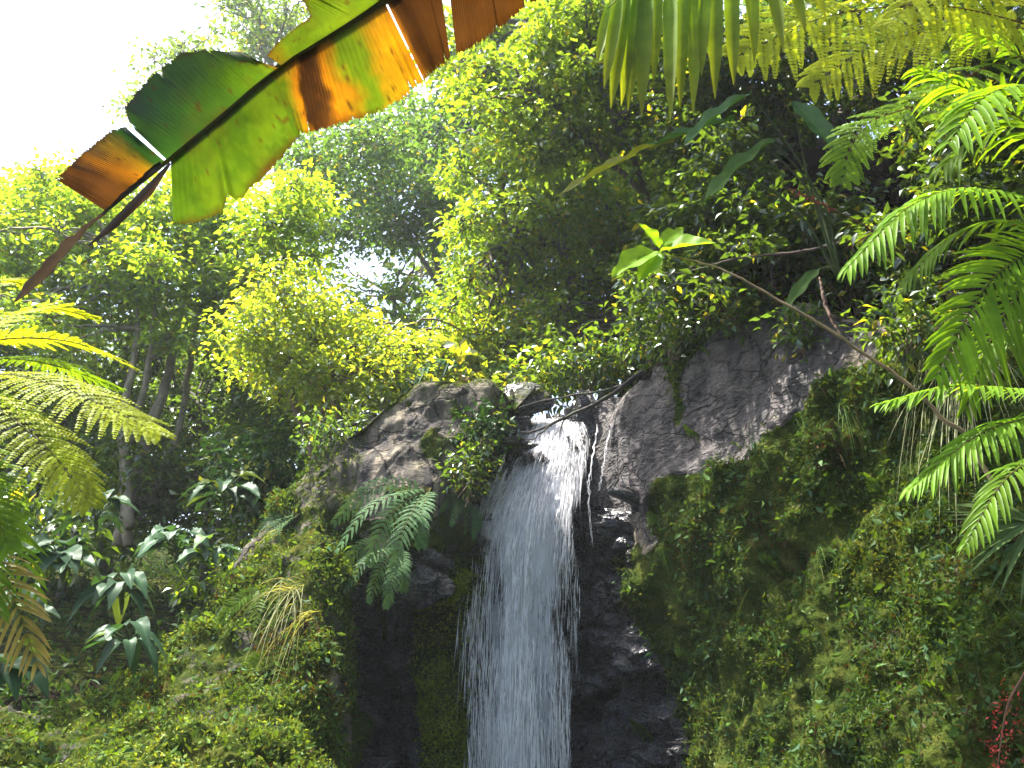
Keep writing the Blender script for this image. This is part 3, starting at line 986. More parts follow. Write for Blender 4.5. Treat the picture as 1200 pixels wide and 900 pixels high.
tree('broadleaf_tree', 'dark tree with brown crooked trunk standing on the shaded bank above the grey rock wall',
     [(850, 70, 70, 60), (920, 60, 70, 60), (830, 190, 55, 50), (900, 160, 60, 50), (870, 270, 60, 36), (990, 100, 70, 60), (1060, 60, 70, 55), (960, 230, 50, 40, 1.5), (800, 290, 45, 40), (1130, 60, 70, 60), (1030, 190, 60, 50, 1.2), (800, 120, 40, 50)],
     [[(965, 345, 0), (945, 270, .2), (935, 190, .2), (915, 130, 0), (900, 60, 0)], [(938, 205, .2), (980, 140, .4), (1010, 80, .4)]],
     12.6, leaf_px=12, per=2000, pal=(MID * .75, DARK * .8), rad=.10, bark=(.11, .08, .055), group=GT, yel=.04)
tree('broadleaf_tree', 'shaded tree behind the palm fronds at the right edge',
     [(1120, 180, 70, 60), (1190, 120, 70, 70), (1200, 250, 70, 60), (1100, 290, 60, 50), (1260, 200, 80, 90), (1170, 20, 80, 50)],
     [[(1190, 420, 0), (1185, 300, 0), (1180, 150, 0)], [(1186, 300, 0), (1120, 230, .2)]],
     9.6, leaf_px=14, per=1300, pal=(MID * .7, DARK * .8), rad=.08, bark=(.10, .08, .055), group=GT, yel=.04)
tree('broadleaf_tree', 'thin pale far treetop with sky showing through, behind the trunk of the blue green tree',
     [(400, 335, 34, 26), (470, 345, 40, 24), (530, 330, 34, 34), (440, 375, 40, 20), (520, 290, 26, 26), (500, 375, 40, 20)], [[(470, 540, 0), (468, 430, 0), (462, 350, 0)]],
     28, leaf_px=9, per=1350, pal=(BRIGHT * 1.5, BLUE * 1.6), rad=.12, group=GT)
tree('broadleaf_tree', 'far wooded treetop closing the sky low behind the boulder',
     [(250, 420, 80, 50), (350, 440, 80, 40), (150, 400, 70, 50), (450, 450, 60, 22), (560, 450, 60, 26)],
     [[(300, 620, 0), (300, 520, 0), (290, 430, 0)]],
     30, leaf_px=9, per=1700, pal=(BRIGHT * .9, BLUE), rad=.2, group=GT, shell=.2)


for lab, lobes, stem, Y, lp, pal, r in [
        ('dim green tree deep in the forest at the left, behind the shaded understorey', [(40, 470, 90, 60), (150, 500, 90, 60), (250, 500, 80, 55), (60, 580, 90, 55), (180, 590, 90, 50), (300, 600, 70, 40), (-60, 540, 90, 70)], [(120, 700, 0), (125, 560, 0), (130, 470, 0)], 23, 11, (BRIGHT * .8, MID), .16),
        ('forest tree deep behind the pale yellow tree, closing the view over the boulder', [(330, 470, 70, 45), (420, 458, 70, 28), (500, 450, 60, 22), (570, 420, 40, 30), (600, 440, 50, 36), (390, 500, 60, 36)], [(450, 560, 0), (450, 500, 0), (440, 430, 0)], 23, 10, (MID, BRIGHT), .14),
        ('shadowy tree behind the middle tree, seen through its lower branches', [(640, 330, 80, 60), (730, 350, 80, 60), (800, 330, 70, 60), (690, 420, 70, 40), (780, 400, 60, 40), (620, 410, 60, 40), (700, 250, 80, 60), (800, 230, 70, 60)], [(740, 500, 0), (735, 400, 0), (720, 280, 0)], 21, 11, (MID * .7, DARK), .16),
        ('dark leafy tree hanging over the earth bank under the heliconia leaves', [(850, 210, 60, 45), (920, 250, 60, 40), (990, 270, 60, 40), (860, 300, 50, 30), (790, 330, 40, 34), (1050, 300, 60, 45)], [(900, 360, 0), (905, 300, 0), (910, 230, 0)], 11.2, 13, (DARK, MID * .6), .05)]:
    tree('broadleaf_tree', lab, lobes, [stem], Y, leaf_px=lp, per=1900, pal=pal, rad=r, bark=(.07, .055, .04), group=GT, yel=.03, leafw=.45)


tree('broadleaf_tree', 'mid green tree whose leafy boughs reach out over the rock lip at the upper middle',
     [(640, 105, 60, 45, 0), (700, 75, 60, 45, 0), (690, 155, 55, 40, .2), (612, 165, 36, 32, .3), (745, 165, 50, 40, .2), (765, 85, 50, 50, 0), (640, 35, 55, 40, 0), (700, 10, 50, 40, 0), (570, 90, 30, 34, .4)],
     [[(775, 425, .6), (772, 330, .5), (755, 220, .3), (715, 130, 0), (690, 50, 0)], [(758, 230, .3), (690, 165, .1), (640, 110, 0)]],
     12.5, leaf_px=10, per=1600, pal=(BRIGHT * 1.1, MID), rad=.07, bark=(.09, .07, .05), group=GT, yel=.06)


def shade_tree(label, x, y, h, R_, n, pal):
    # unseen forest trees around the viewpoint, added to keep sky light off the right wall
    root = thing('broadleaf_tree', label, 'tree', (x, y, 0), GT)
    tb, cb = MB(), MB()
    tb.tube(branch_path((x, y, 0), (x, y, h), 14, .3), [.28, .2, .1], (.10, .08, .06), 10, rough=.05)
    d = norm(rng.normal(size=(n, 3)))
    cc = np.array([x, y, h]) + d * np.array([R_, R_, R_ * .45]) * (rng.random((n, 1)) ** .45)
    for q in range(16):
        tb.tube(branch_path((x, y, h * .75), cc[q], 8, .5, .05), [.09, .02], (.10, .08, .06), 5, cap=False)
    k = 16
    o = rng.normal(size=(n * k, 3)) * np.array([.5, .5, .3])
    cb.leaves(np.repeat(cc, k, 0) + o, norm(o) + rng.normal(size=o.shape) * .5, np.array([0, 0, 1.0]) + rng.normal(size=o.shape) * .5, rng.uniform(.22, .42, n * k), rng.uniform(.12, .2, n * k),
              pal * rng.uniform(.7, 1.3, (n * k, 1)))
    tb.build('trunk', M_BARK, root)
    cb.build('crown', M_LEAF, root)


tree('broadleaf_tree', 'spreading unseen tree added on the right bank to shade the rock wall',
     [(560, -190, 100, 70, 0), (680, -170, 110, 70, 0), (800, -150, 110, 70, 0), (920, -170, 110, 70, 0), (620, -75, 70, 30, 0), (740, -60, 70, 26, .4), (480, -260, 110, 60, 0), (600, -330, 120, 60, -.5), (760, -310, 120, 70, -.4), (900, -320, 120, 80, -.4)],
     [[(1130, 380, 3.4), (1110, 200, 3.0), (1060, 0, 1.6), (920, -130, .4), (760, -150, 0)]], 8.3, leaf_px=13, per=1500, pal=(MID, DARK), rad=.12, bark=(.10, .08, .055), group=GT, yel=.05)  # crown out of view, added to shade the right wall
for lab, x, y, h, R_ in [
                         ('tall unseen forest tree added for shade behind the photographer on the right', 6.5, -5, 10, 4.4), ('unseen forest tree added to shade the right bank from beyond the edge', 10.5, 2.5, 10.5, 4.2),
                         ('tall unseen tree added for shade above the palms outside the upper right corner', 6.6, 3.2, 11.5, 3.6), ('unseen forest tree added for shade at the far right beyond the palm', 13, 8, 11, 4.5), ('unseen forest tree added for shade behind the photographer on the far left', -12, -2, 10, 4.2)]:
    shade_tree(lab, x, y, h, R_, 900, MID * .8)


# ------------------------------------------------------------------ shrubs
def shrub(label, px, py, Y, rx, ry, leaf_px=11, per=900, pal=(MID, DARK), name='shrub', twig=(.14, .10, .06), nst=7, leafw=.45, yel=.06, group=None, mat=None):
    base = at(px, py + ry, Y)
    root = thing(name, label, 'shrub', base, group)
    tb, cb = MB(), MB()
    s = mpp(py, Y)
    c = at(px, py, Y)
    R = np.array([rx, (rx + ry) / 2, ry]) * s
    n = int(per * rx * ry / 1600)
    ncl = max(nst, n // 14)
    d = norm(rng.normal(size=(ncl, 3)))
    cc = c + d * R * (rng.random((ncl, 1)) ** .5)
    for q in range(min(ncl, nst)):
        tb.tube(branch_path(base + rng.normal(size=3) * .05, cc[q], 10, .45, .1), [.018 * s * 100 * .6, .004], np.array(twig), 5, cap=False)
    N = ncl * 14
    o = rng.normal(size=(N, 3)) * leaf_px * s * 1.1
    L = leaf_px * s * rng.uniform(.6, 1.4, N)
    mk = np.clip(np.repeat(rng.random(ncl), 14) * .7 + rng.random(N) * .4, 0, 1)[:, None]
    col = (pal[0] * (1 - mk) + pal[1] * mk) * rng.uniform(.75, 1.25, (N, 1))
    yk = rng.random(N) < yel
    col[yk] = YELL * rng.uniform(.7, 1.2, (yk.sum(), 1))
    cb.leaves(np.repeat(cc, 14, 0) + o, norm(o) + rng.normal(size=(N, 3)) * .5 + np.array([0, 0, -.3]), np.array([0, -.2, 1.0]) + rng.normal(size=(N, 3)) * .6, L, L * leafw, col)
    tb.build('stem', M_BARK, root)
    cb.build('foliage', mat or M_LEAF, root)
    return root


shrub('leafy shrub with twiggy stems at the lip above the right side of the waterfall', 690, 425, 13.6, 60, 36, per=700)
shrub('shrub with brown twigs in the shade where the dead branch starts', 765, 385, 13.0, 50, 40, per=600, pal=(MID, DARK))
shrub('bright yellow green shrub beside the fall, hanging over the stream at the back', 630, 445, 14.2, 40, 28, per=800, pal=(BRIGHT, MID), yel=.2)
shrub('yellow leaved shrub just behind the boulder top', 545, 436, 14.6, 22, 12, leaf_px=13, per=600, pal=(YELL, BRIGHT), leafw=.7)
shrub('dark shrub with glossy leaves growing over the right shoulder of the boulder', 566, 500, 11.2, 26, 24, leaf_px=9, per=1100, pal=(DARK * 1.1, DARK * .7), mat=M_WAXY)
shrub('green leafy shrub hanging down the right flank of the boulder', 548, 545, 11.0, 24, 40, leaf_px=8, per=1000, pal=(MID, DARK))
shrub('dark brushwood shrub on the bank above the grey rock wall', 900, 335, 11.3, 70, 34, leaf_px=11, per=420, pal=(DARK, BROWN * .5), nst=22)
shrub('small leafy shrub hanging over the top edge of the grey rock wall, nearest the waterfall', 790, 398, 11.5, 26, 22, leaf_px=9, per=900, pal=(MID, DARK))
shrub('dark shrub drooping over the crown of the grey rock wall', 865, 368, 10.9, 44, 20, leaf_px=10, per=800, pal=(DARK * 1.2, MID * .8))
shrub('green shrub spilling over the right end of the grey rock wall', 945, 385, 10.1, 36, 26, leaf_px=11, per=700, pal=(MID, DARK))
shrub('shaded tangled shrub below the red flower spikes', 1000, 330, 10.6, 70, 45, leaf_px=12, per=420, pal=(DARK, MID * .7), nst=20)
shrub('green shrub leaning out under the drooping palm frond at the right', 1060, 385, 8.6, 45, 36, leaf_px=15, per=420, pal=(MID, DARK), nst=9)
shrub('light green bush at the top of the mossy slope left of the boulder', 385, 510, 11.3, 34, 24, leaf_px=8, per=700, pal=(MID, BLUE))
shrub('pale leafy bush low on the crest between the dark gully and the mossy slope', 250, 690, 10.6, 34, 24, leaf_px=12, per=500, pal=(BRIGHT, MID))
shrub('deep green bush in the gully under the tree fern', 40, 620, 12.5, 80, 45, leaf_px=16, per=380, pal=(DARK, MID * .8))
shrub('dark glossy bush at the head of the gully below the gnarled tree', 300, 560, 12.8, 50, 48, leaf_px=11, per=900, pal=(DARK * 1.2, DARK * .7), mat=M_WAXY)

# ------------------------------------------------------------------ ground cover on the rock
cov = MB()


def cover(n, poly, seed, L0, L1, pal, k=5, spread=.05, droop=.3, rhi=4.25, lw=.4, up=.35):
    P, Nn, ci = surf_pick(n, poly, 0, rhi, seed, lambda i: CT[i, 0] ** 2 * (.35 + 1.4 * (fbm(FL[i] * np.array([1.6, 1.6, 1.0]), 3, 8) > .5)))
    r = np.random.default_rng(seed + 5)
    N = n * k
    p = np.repeat(P, k, 0) + r.normal(size=(N, 3)) * spread
    nn = np.repeat(Nn, k, 0)
    p += nn * np.abs(r.normal(size=(N, 1))) * spread
    d = nn * .6 + r.normal(size=(N, 3)) * .7 + np.array([0, 0, -droop])
    L = r.uniform(L0, L1, N)
    t = np.clip(fbm(P * 1.4, 3, seed) * 1.6 - .3, 0, 1)
    t = np.clip(np.repeat(t, k) + r.normal(size=N) * .2, 0, .999) * (len(pal) - 1)
    a = t.astype(int)
    f = (t - a)[:, None]
    pa = np.array(pal)
    col = (pa[a] * (1 - f) + pa[a + 1] * f) * r.uniform(.7, 1.3, (N, 1))
    cov.leaves(p, d, nn * .6 + np.array([0, 0, up]) + r.normal(size=(N, 3)) * .5, L, L * lw * r.uniform(.7, 1.3, N), col)


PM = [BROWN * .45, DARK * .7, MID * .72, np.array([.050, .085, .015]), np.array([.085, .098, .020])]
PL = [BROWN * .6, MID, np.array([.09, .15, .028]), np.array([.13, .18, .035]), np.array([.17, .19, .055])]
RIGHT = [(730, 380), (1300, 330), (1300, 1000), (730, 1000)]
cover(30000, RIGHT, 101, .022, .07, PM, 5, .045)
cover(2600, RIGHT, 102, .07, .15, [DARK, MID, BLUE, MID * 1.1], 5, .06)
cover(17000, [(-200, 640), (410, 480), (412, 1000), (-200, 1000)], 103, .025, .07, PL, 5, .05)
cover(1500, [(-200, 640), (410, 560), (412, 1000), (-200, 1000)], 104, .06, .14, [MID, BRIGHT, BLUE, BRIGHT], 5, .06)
cover(2600, [(400, 620), (600, 620), (600, 1000), (400, 1000)], 105, .02, .05, [DARK, MID, BRIGHT * .8, np.array([.10, .12, .02])], 6, .03)
cover(1500, [(300, 430), (625, 430), (625, 640), (300, 640)], 106, .02, .055, [DARK, MID, BLUE, MID * 1.2], 5, .035)
cover(5000, [(484, 670), (560, 670), (562, 1000), (488, 1000)], 108, .02, .06, [MID * 1.3, np.array([.15, .22, .018]), np.array([.22, .25, .025]), np.array([.16, .23, .025])], 6, .03)
# rootlets and grass hanging down the walls
for n_, poly_, sd_ in ((5200, RIGHT, 121), (900, [(-200, 640), (410, 480), (412, 1000), (-200, 1000)], 122), (500, [(400, 620), (600, 620), (600, 1000), (400, 1000)], 123)):
    P, Nn, ci = surf_pick(n_, poly_, 0, 4.25, sd_, lambda i: CT[i, 0] ** 2 * (fbm(FL[i] * 1.7, 3, 18) > .47))
    t_ = rng.random((n_, 1))
    cov.ribbons(P + Nn * .03, Nn * .7 + rng.normal(size=P.shape) * .4 + np.array([0, 0, -.3]), Nn + np.array([0, 0, .5]), rng.uniform(.12, .42, n_), rng.uniform(.004, .011, n_), (MID * .9 * t_ + BROWN * .5 * (1 - t_)) * rng.uniform(.6, 1.4, (n_, 1)), segs=4,
                prof=np.array([.6, 1, .9, .6, .04]), droop=rng.uniform(.5, 1.3, n_), fold=.15)
# bank and gully litter
P, Nn, ci = surf_pick(4200, [(-60, 560), (420, 430), (420, 860), (-60, 860)], 4.0, 7.6, 117)
k = 7
p = np.repeat(P, k, 0) + rng.normal(size=(len(P) * k, 3)) * .16 + np.array([0, 0, .12])
cov.leaves(p, np.repeat(Nn, k, 0) * .4 + rng.normal(size=p.shape) * .8, np.array([0, 0, .7]) + rng.normal(size=p.shape) * .6, rng.uniform(.08, .2, len(p)), rng.uniform(.03, .08, len(p)), DARK * rng.uniform(.5, 1.4, (len(p), 1)))
P, Nn, ci = surf_pick(5200, [(-60, 60), (1260, 60), (1260, 850), (-60, 850)], 4.5, 7.6, 107)
k = 5
p = np.repeat(P, k, 0) + rng.normal(size=(len(P) * k, 3)) * .12 + np.array([0, 0, .08])
r_ = rng.random((len(p), 1))
cov.leaves(p, np.repeat(Nn, k, 0) * .5 + rng.normal(size=p.shape) * .8, np.array([0, 0, .6]) + rng.normal(size=p.shape) * .7, rng.uniform(.05, .16, len(p)), rng.uniform(.02, .06, len(p)), DARK * .8 * r_ + BROWN * .5 * (1 - r_))
tag(cov.build('ground_cover', M_MOSS), 'moss and small leaves carpeting the rock walls and slopes', 'ground cover', kind='stuff')

# ------------------------------------------------------------------ torn banana leaf overhead
def m2(c):
    return np.array(c)


GRN, GRN2 = m2((.026, .066, .008)), m2((.045, .088, .009))
ORG, YOR = m2((.21, .092, .008)), m2((.22, .125, .010))
BRN, DBR, BLG = m2((.036, .016, .011)), m2((.018, .008, .006)), m2((.012, .045, .024))
MIDRIB = [(100, 268, 2.72), (150, 226, 2.66), (197, 188, 2.60), (262, 135, 2.53), (325, 80, 2.46), (385, 42, 2.40), (455, -2, 2.33), (540, -62, 2.24), (640, -140, 2.13), (760, -240, 2.0)]
bl_root_at = np.array([2.5, -0.8, 0.0])
ban = thing('banana_plant', 'big torn banana leaf with orange and brown patches hanging across the sky', 'banana plant', bl_root_at)
mb = MB()
mr = spline(pts(*MIDRIB), 90)
end = mr[-1]
top = bl_root_at + np.array([-.05, .05, 3.35])
pet = spline(np.array([mr[-6], end, end * .5 + top * .5 + np.array([0, 0, .25]), top]), 24)[4:]
mr_full = np.vstack([mr[:-4], pet])
mb.tube(mr_full, [.004, .007, .0095, .012, .014, .018, .022, .03], (.055, .062, .018), 10)
mb.build('midrib', M_FROND, ban)
mb = MB()
zz = np.linspace(0, 1, 40)
mb.tube(np.stack([bl_root_at[0] - .05 * zz, bl_root_at[1] + .05 * zz, 3.5 * zz], 1), [.13, .11, .09, .06], (.07, .08, .03), 14, rough=.02)
mb.build('pseudostem', M_BARK, ban)


def blade(name, rows, dYm, dYe, sag, label=None, rag=2.5):
    """rows: (midrib px,py, edge px,py, colour)"""
    n, kt = 240, 16
    A_ = np.array([r[:4] for r in rows], float)
    Cc = np.array([r[4] for r in rows])
    lin = np.linspace(0, len(rows) - 1, n)
    Q = np.stack([np.interp(lin, np.arange(len(rows)), A_[:, k]) for k in range(4)], 1)
    CC = np.stack([np.interp(lin, np.arange(len(rows)), Cc[:, k]) for k in range(3)], 1)
    r = np.random.default_rng(len(name) + n + int(rows[0][0]))
    st = np.convolve(r.normal(size=n + 4), np.ones(3) / 3, 'valid')[:n]
    CC = CC * .62 * (1 + .09 * st[:, None])
    mY = np.interp(Q[:, 0], [p[0] for p in MIDRIB], [p[2] for p in MIDRIB])
    V = np.zeros((n, kt, 3))
    C = np.zeros((n, kt, 3))
    wav = np.convolve(np.cumsum(r.normal(size=n + 24)) * .0011, np.ones(25) / 25, 'valid')
    wav -= np.linspace(wav[0], wav[-1], n)
    cut = np.zeros(n)
    for q in range(5):
        c0 = int(r.integers(6, n - 6))
        w_, dp = int(r.integers(1, 3)), r.uniform(.03, .15)
        for o_ in range(-w_, w_ + 1):
            cut[c0 + o_] = max(cut[c0 + o_], dp * (1 - abs(o_) / (w_ + 1)))
    for j, t in enumerate(np.linspace(0, 1, kt)):
        for i in range(n):
            e = t * (1 - cut[i]) + (r.normal() * .016 if j == kt - 1 else 0)
            px = Q[i, 0] * (1 - e) + Q[i, 2] * e
            py = Q[i, 1] * (1 - e) + Q[i, 3] * e
            Y = mY[i] + dYm + (dYe - dYm) * t + sag * math.sin(t * math.pi) + wav[i] * t * 2 + .0010 * math.sin(i * 1.3) * math.sin(t * math.pi)
            V[i, j] = at(px, py, Y)
    n3 = fbm(V.reshape(-1, 3) * 9, 4, 3).reshape(n, kt)
    n4 = fbm(V.reshape(-1, 3) * 45, 3, 4).reshape(n, kt)
    tgrid = np.broadcast_to(np.linspace(0, 1, kt)[None], (n, kt))
    warp = (fbm(V.reshape(-1, 3) * np.array([14, 14, 14]), 4, 63).reshape(n, kt) - .5) * n * .16 + (fbm(V.reshape(-1, 3) * 50, 2, 64).reshape(n, kt) - .5) * n * .05
    iw = np.clip(np.arange(n)[:, None] + warp, 0, n - 1).astype(int)
    C[:] = CC[iw]
    edge = np.clip((tgrid - .93 + (n3 - .5) * .22) * 14, 0, 1)[..., None] * .8
    C = C * (1 - edge) + DBR * edge
    scorch = np.clip((n3 - .60) * 5, 0, 1)[..., None] * .7
    scorch = scorch * .35
    C = C * (1 - scorch) + BRN * scorch
    spot = ((n4 > .73) * .8)[..., None]
    C = C * (1 - spot) + DBR * spot
    # dry rim by the midrib and along the margin
    tt_ = np.linspace(0, 1, kt)[None, :, None]
    rim = np.clip(1 - tt_ / .05, 0, 1) * (n4 > .45)[..., None] * .8
    C = C * (1 - rim) + DBR * rim
    C *= (.85 + .3 * n4)[..., None]
    b = MB()
    b.grid(V, C)
    o = b.build(name, M_BANANA, ban)
    if label:
        o['label'] = label
    return o


M_BANANA = leaf_mat('banana_blade', trans=0.62, gloss=0.012, rough=0.45, tmul=(1.8, 1.45, 0.25), bump=0.12, bscale=60)
blade('blade', [(200, 188, 203, 262, GRN), (215, 175, 222, 261, GRN), (232, 160, 248, 255, GRN2), (262, 135, 285, 230, GRN), (290, 110, 320, 196, GRN2), (315, 90, 345, 166, GRN), (335, 74, 357, 157, GRN2 * .6 + ORG * .4),
                 (343, 69, 361, 155, ORG), (349, 65, 365, 154, DBR), (358, 58, 376, 151, DBR), (366, 53, 388, 148, BRN), (372, 50, 398, 145, ORG), (383, 43, 415, 140, ORG * .6 + GRN2 * .4), (396, 35, 432, 135, GRN2 * 1.2), (410, 25, 448, 129, GRN2 * 1.2), (420, 19, 462, 121, YOR * .5 + GRN2 * .5),
                 (430, 13, 476, 111, YOR), (442, 6, 488, 101, YOR), (450, 1, 496, 95, ORG)], -.005, .20, -.03, 'lower half, green with brown and orange bands')
blade('blade', [(452, 0, 497, 94, ORG), (458, -3, 503, 89, BRN), (466, -9, 510, 83, DBR), (485, -22, 519, 76, BRN), (512, -42, 528, 69, BRN)], -.005, .20, -.025, 'dry brown section')
blade('blade', [(522, -49, 535, 64, BRN * .9), (545, -66, 562, 50, BRN * 1.1), (570, -84, 590, 28, BRN * .9), (600, -108, 626, 0, BRN), (660, -156, 700, -60, BRN * 1.3), (740, -224, 770, -170, ORG * .4)], -.005, .20, -.025, 'dry brown section near the stalk')
blade('blade', [(122, 246, 64, 209, DBR * 1.3), (140, 232, 72, 203, BRN * 1.2), (155, 220, 82, 193, BRN), (168, 210, 98, 178, ORG * .8), (178, 202, 116, 164, ORG * .5 + GRN * .5), (186, 196, 132, 152, BLG), (194, 190, 146, 148, BLG)], -.005, -.05, -.02, 'brown and orange outer flap')
blade('blade', [(196, 188, 158, 152, BLG), (204, 181, 150, 140, BLG), (215, 173, 146, 126, BLG * .8 + GRN * .2), (232, 159, 163, 104, BLG), (252, 143, 184, 83, BLG * .7 + GRN * .3), (275, 124, 214, 62, BLG * .5 + GRN * .5), (295, 106, 240, 58, GRN), (312, 92, 264, 60, GRN), (322, 84, 283, 60, GRN2), (327, 80, 298, 70, ORG * .5)], -.005, -.03, -.03, 'blue green upper flap')
blade('blade', [(330, 77, 313, 65, GRN2 * .5 + ORG * .3), (345, 66, 325, 50, GRN2), (362, 56, 342, 36, GRN2), (385, 42, 364, 18, GRN2 * 1.1), (405, 30, 356, 2, GRN2), (430, 14, 362, -20, GRN2), (470, -14, 400, -60, GRN), (560, -77, 500, -130, GRN), (700, -190, 660, -225, GRN)], -.005, -.13, -.02, 'green upper section')
mb = MB()
P = spline(pts((190, 192, 2.60), (150, 228, 2.65), (110, 262, 2.7), (62, 312, 2.74), (18, 353, 2.76)), 50)
w = np.interp(np.linspace(0, 1, 50), [0, .25, .5, .65, .85, 1], [.009, .010, .014, .026, .019, .003])
tn = norm(np.gradient(P, axis=0))
sd = norm(np.cross(tn, np.array([0, 1.0, .3])))
tw = np.linspace(0, 2.6, 50)[:, None]
sd = sd * np.cos(tw) + np.cross(tn, sd) * np.sin(tw)
cross = np.linspace(-1, 1, 9)
V = P[:, None] + sd[:, None] * (cross[None, :, None] * w[:, None, None]) + np.cross(tn, sd)[:, None] * ((cross ** 2)[None, :, None] * w[:, None, None] * .8)
V += (np.stack([fbm(V.reshape(-1, 3) * 28, 3, 40 + q) for q in range(3)], 1).reshape(V.shape) - .5) * .022
C = np.array([.034, .026, .021]) * (.6 + .9 * fbm(V.reshape(-1, 3) * 50, 3, 2).reshape(50, 9))[..., None]
mb.grid(V, C)
P = spline(pts((198, 190, 2.60), (165, 222, 2.63), (130, 258, 2.66), (103, 287, 2.68)), 30)
w = np.interp(np.linspace(0, 1, 30), [0, .3, .7, 1], [.005, .020, .016, .003])
V = P[:, None] + np.array([.75, .1, -.6]) * ((cross[None, :, None] + .9) * w[:, None, None]) + np.array([0, .4, 0]) * ((cross ** 2)[None, :, None] * w[:, None, None])
C = np.array([.045, .027, .020]) * (.7 + .6 * fbm(V.reshape(-1, 3) * 40, 3, 2).reshape(30, 9))[..., None]
mb.grid(V, C)
mb.build('tip', M_DRY, ban)['label'] = 'dry grey brown curled tip'


# ------------------------------------------------------------------ fronds
def frond(mbuf, path, n, Lmax, Wd, ang=60, droop=.4, up=(0, -.3, 1), col=BRIGHT, tipcol=None, bip=False, rr=.008, start=.15, lenprof=None, rcol=(.10, .10, .03), segs=4, jit=.12, both=True, fold=.22, var=.18):
    """feather leaf: stalk along the path (px,py,Y), n leaflet pairs; bip = each leaflet is again a small feather"""
    P = spline(pts(*path) if len(path[0]) == 3 and not isinstance(path, np.ndarray) else path, 60)
    mbuf.tube(P, [rr, rr * .7, rr * .25], np.array(rcol), 6)
    T_ = norm(np.gradient(P, axis=0))
    up = norm(np.array(up, float))
    s = np.linspace(start, .985, n)
    i = (s * 59).astype(int)
    f = s * 59 - i
    i2 = np.minimum(i + 1, 59)
    B_ = P[i] * (1 - f[:, None]) + P[i2] * f[:, None]
    t = T_[i]
    sd = norm(np.cross(t, up))
    nn = np.cross(sd, t)
    if lenprof is None:
        lp_ = np.interp((s - start) / (1 - start), [0, .15, .5, .8, 1], [.55, .85, 1, .7, .25])
    else:
        lp_ = np.interp((s - start) / (1 - start), np.linspace(0, 1, len(lenprof)), lenprof)
    for sg in ((-1, 1) if both else (1,)):
        a = np.radians(ang * np.interp(s, [start, 1], [1.1, .55])) + rng.normal(size=n) * jit * .5
        d = t * np.cos(a)[:, None] + sg * sd * np.sin(a)[:, None] + nn * .12 + rng.normal(size=(n, 3)) * jit
        d = norm(d)
        L = Lmax * lp_ * rng.uniform(.88, 1.08, n)
        c = np.array(col) * rng.uniform(1 - var, 1 + var, (n, 1))
        if not bip:
            prof = np.interp(np.linspace(0, 1, segs + 1), [0, .12, .45, .8, 1], [.45, .9, 1, .65, .03])
            mbuf.ribbons(B_, d, nn, L, Wd, c, segs=segs, prof=prof, droop=droop * rng.uniform(.6, 1.4, n), fold=fold, tipcol=tipcol)
        else:
            m = bip if isinstance(bip, int) and bip > 1 else 15
            q = np.linspace(.04, .98, m)
            bp_ = B_[:, None] + d[:, None] * (L[:, None] * q)[..., None] + np.array([0, 0, -1.]) * (droop * L[:, None] * q ** 2)[..., None]
            dl = norm(d[:, None] + np.array([0, 0, -2.0]) * (droop * q)[None, :, None])
            sdl = norm(np.cross(dl, nn[:, None]))
            pl = Wd * np.interp(q, [0, .2, .6, 1], [.7, 1, .8, .2])
            for s2 in (-1, 1):
                dd = dl * .45 + s2 * sdl + rng.normal(size=dl.shape) * .06
                mbuf.leaves(bp_.reshape(-1, 3), dd.reshape(-1, 3), np.repeat(nn, m, 0) + rng.normal(size=(n * m, 3)) * .15,
                            np.broadcast_to(pl, (n, m)).ravel() * rng.uniform(.85, 1.15, n * m), L.mean() / m * 1.6, np.repeat(c, m, 0))
            mbuf.ribbons(B_, d, nn, L, Wd * .12, c * .7, segs=3, droop=droop, fold=0)


def plant_of_fronds(name, label, cat, base, specs, mat=None, trunk=None, group=None, part='frond'):
    root = thing(name, label, cat, base, group)
    for sp in specs:
        b = MB()
        frond(b, **sp)
        b.build(part, mat or M_FROND, root)
    if trunk is not None:
        b = MB()
        b.tube(*trunk)
        b.build('trunk', M_BARK, root)
    return root


FY, FG = np.array([.23, .27, .022]), np.array([.115, .20, .020])
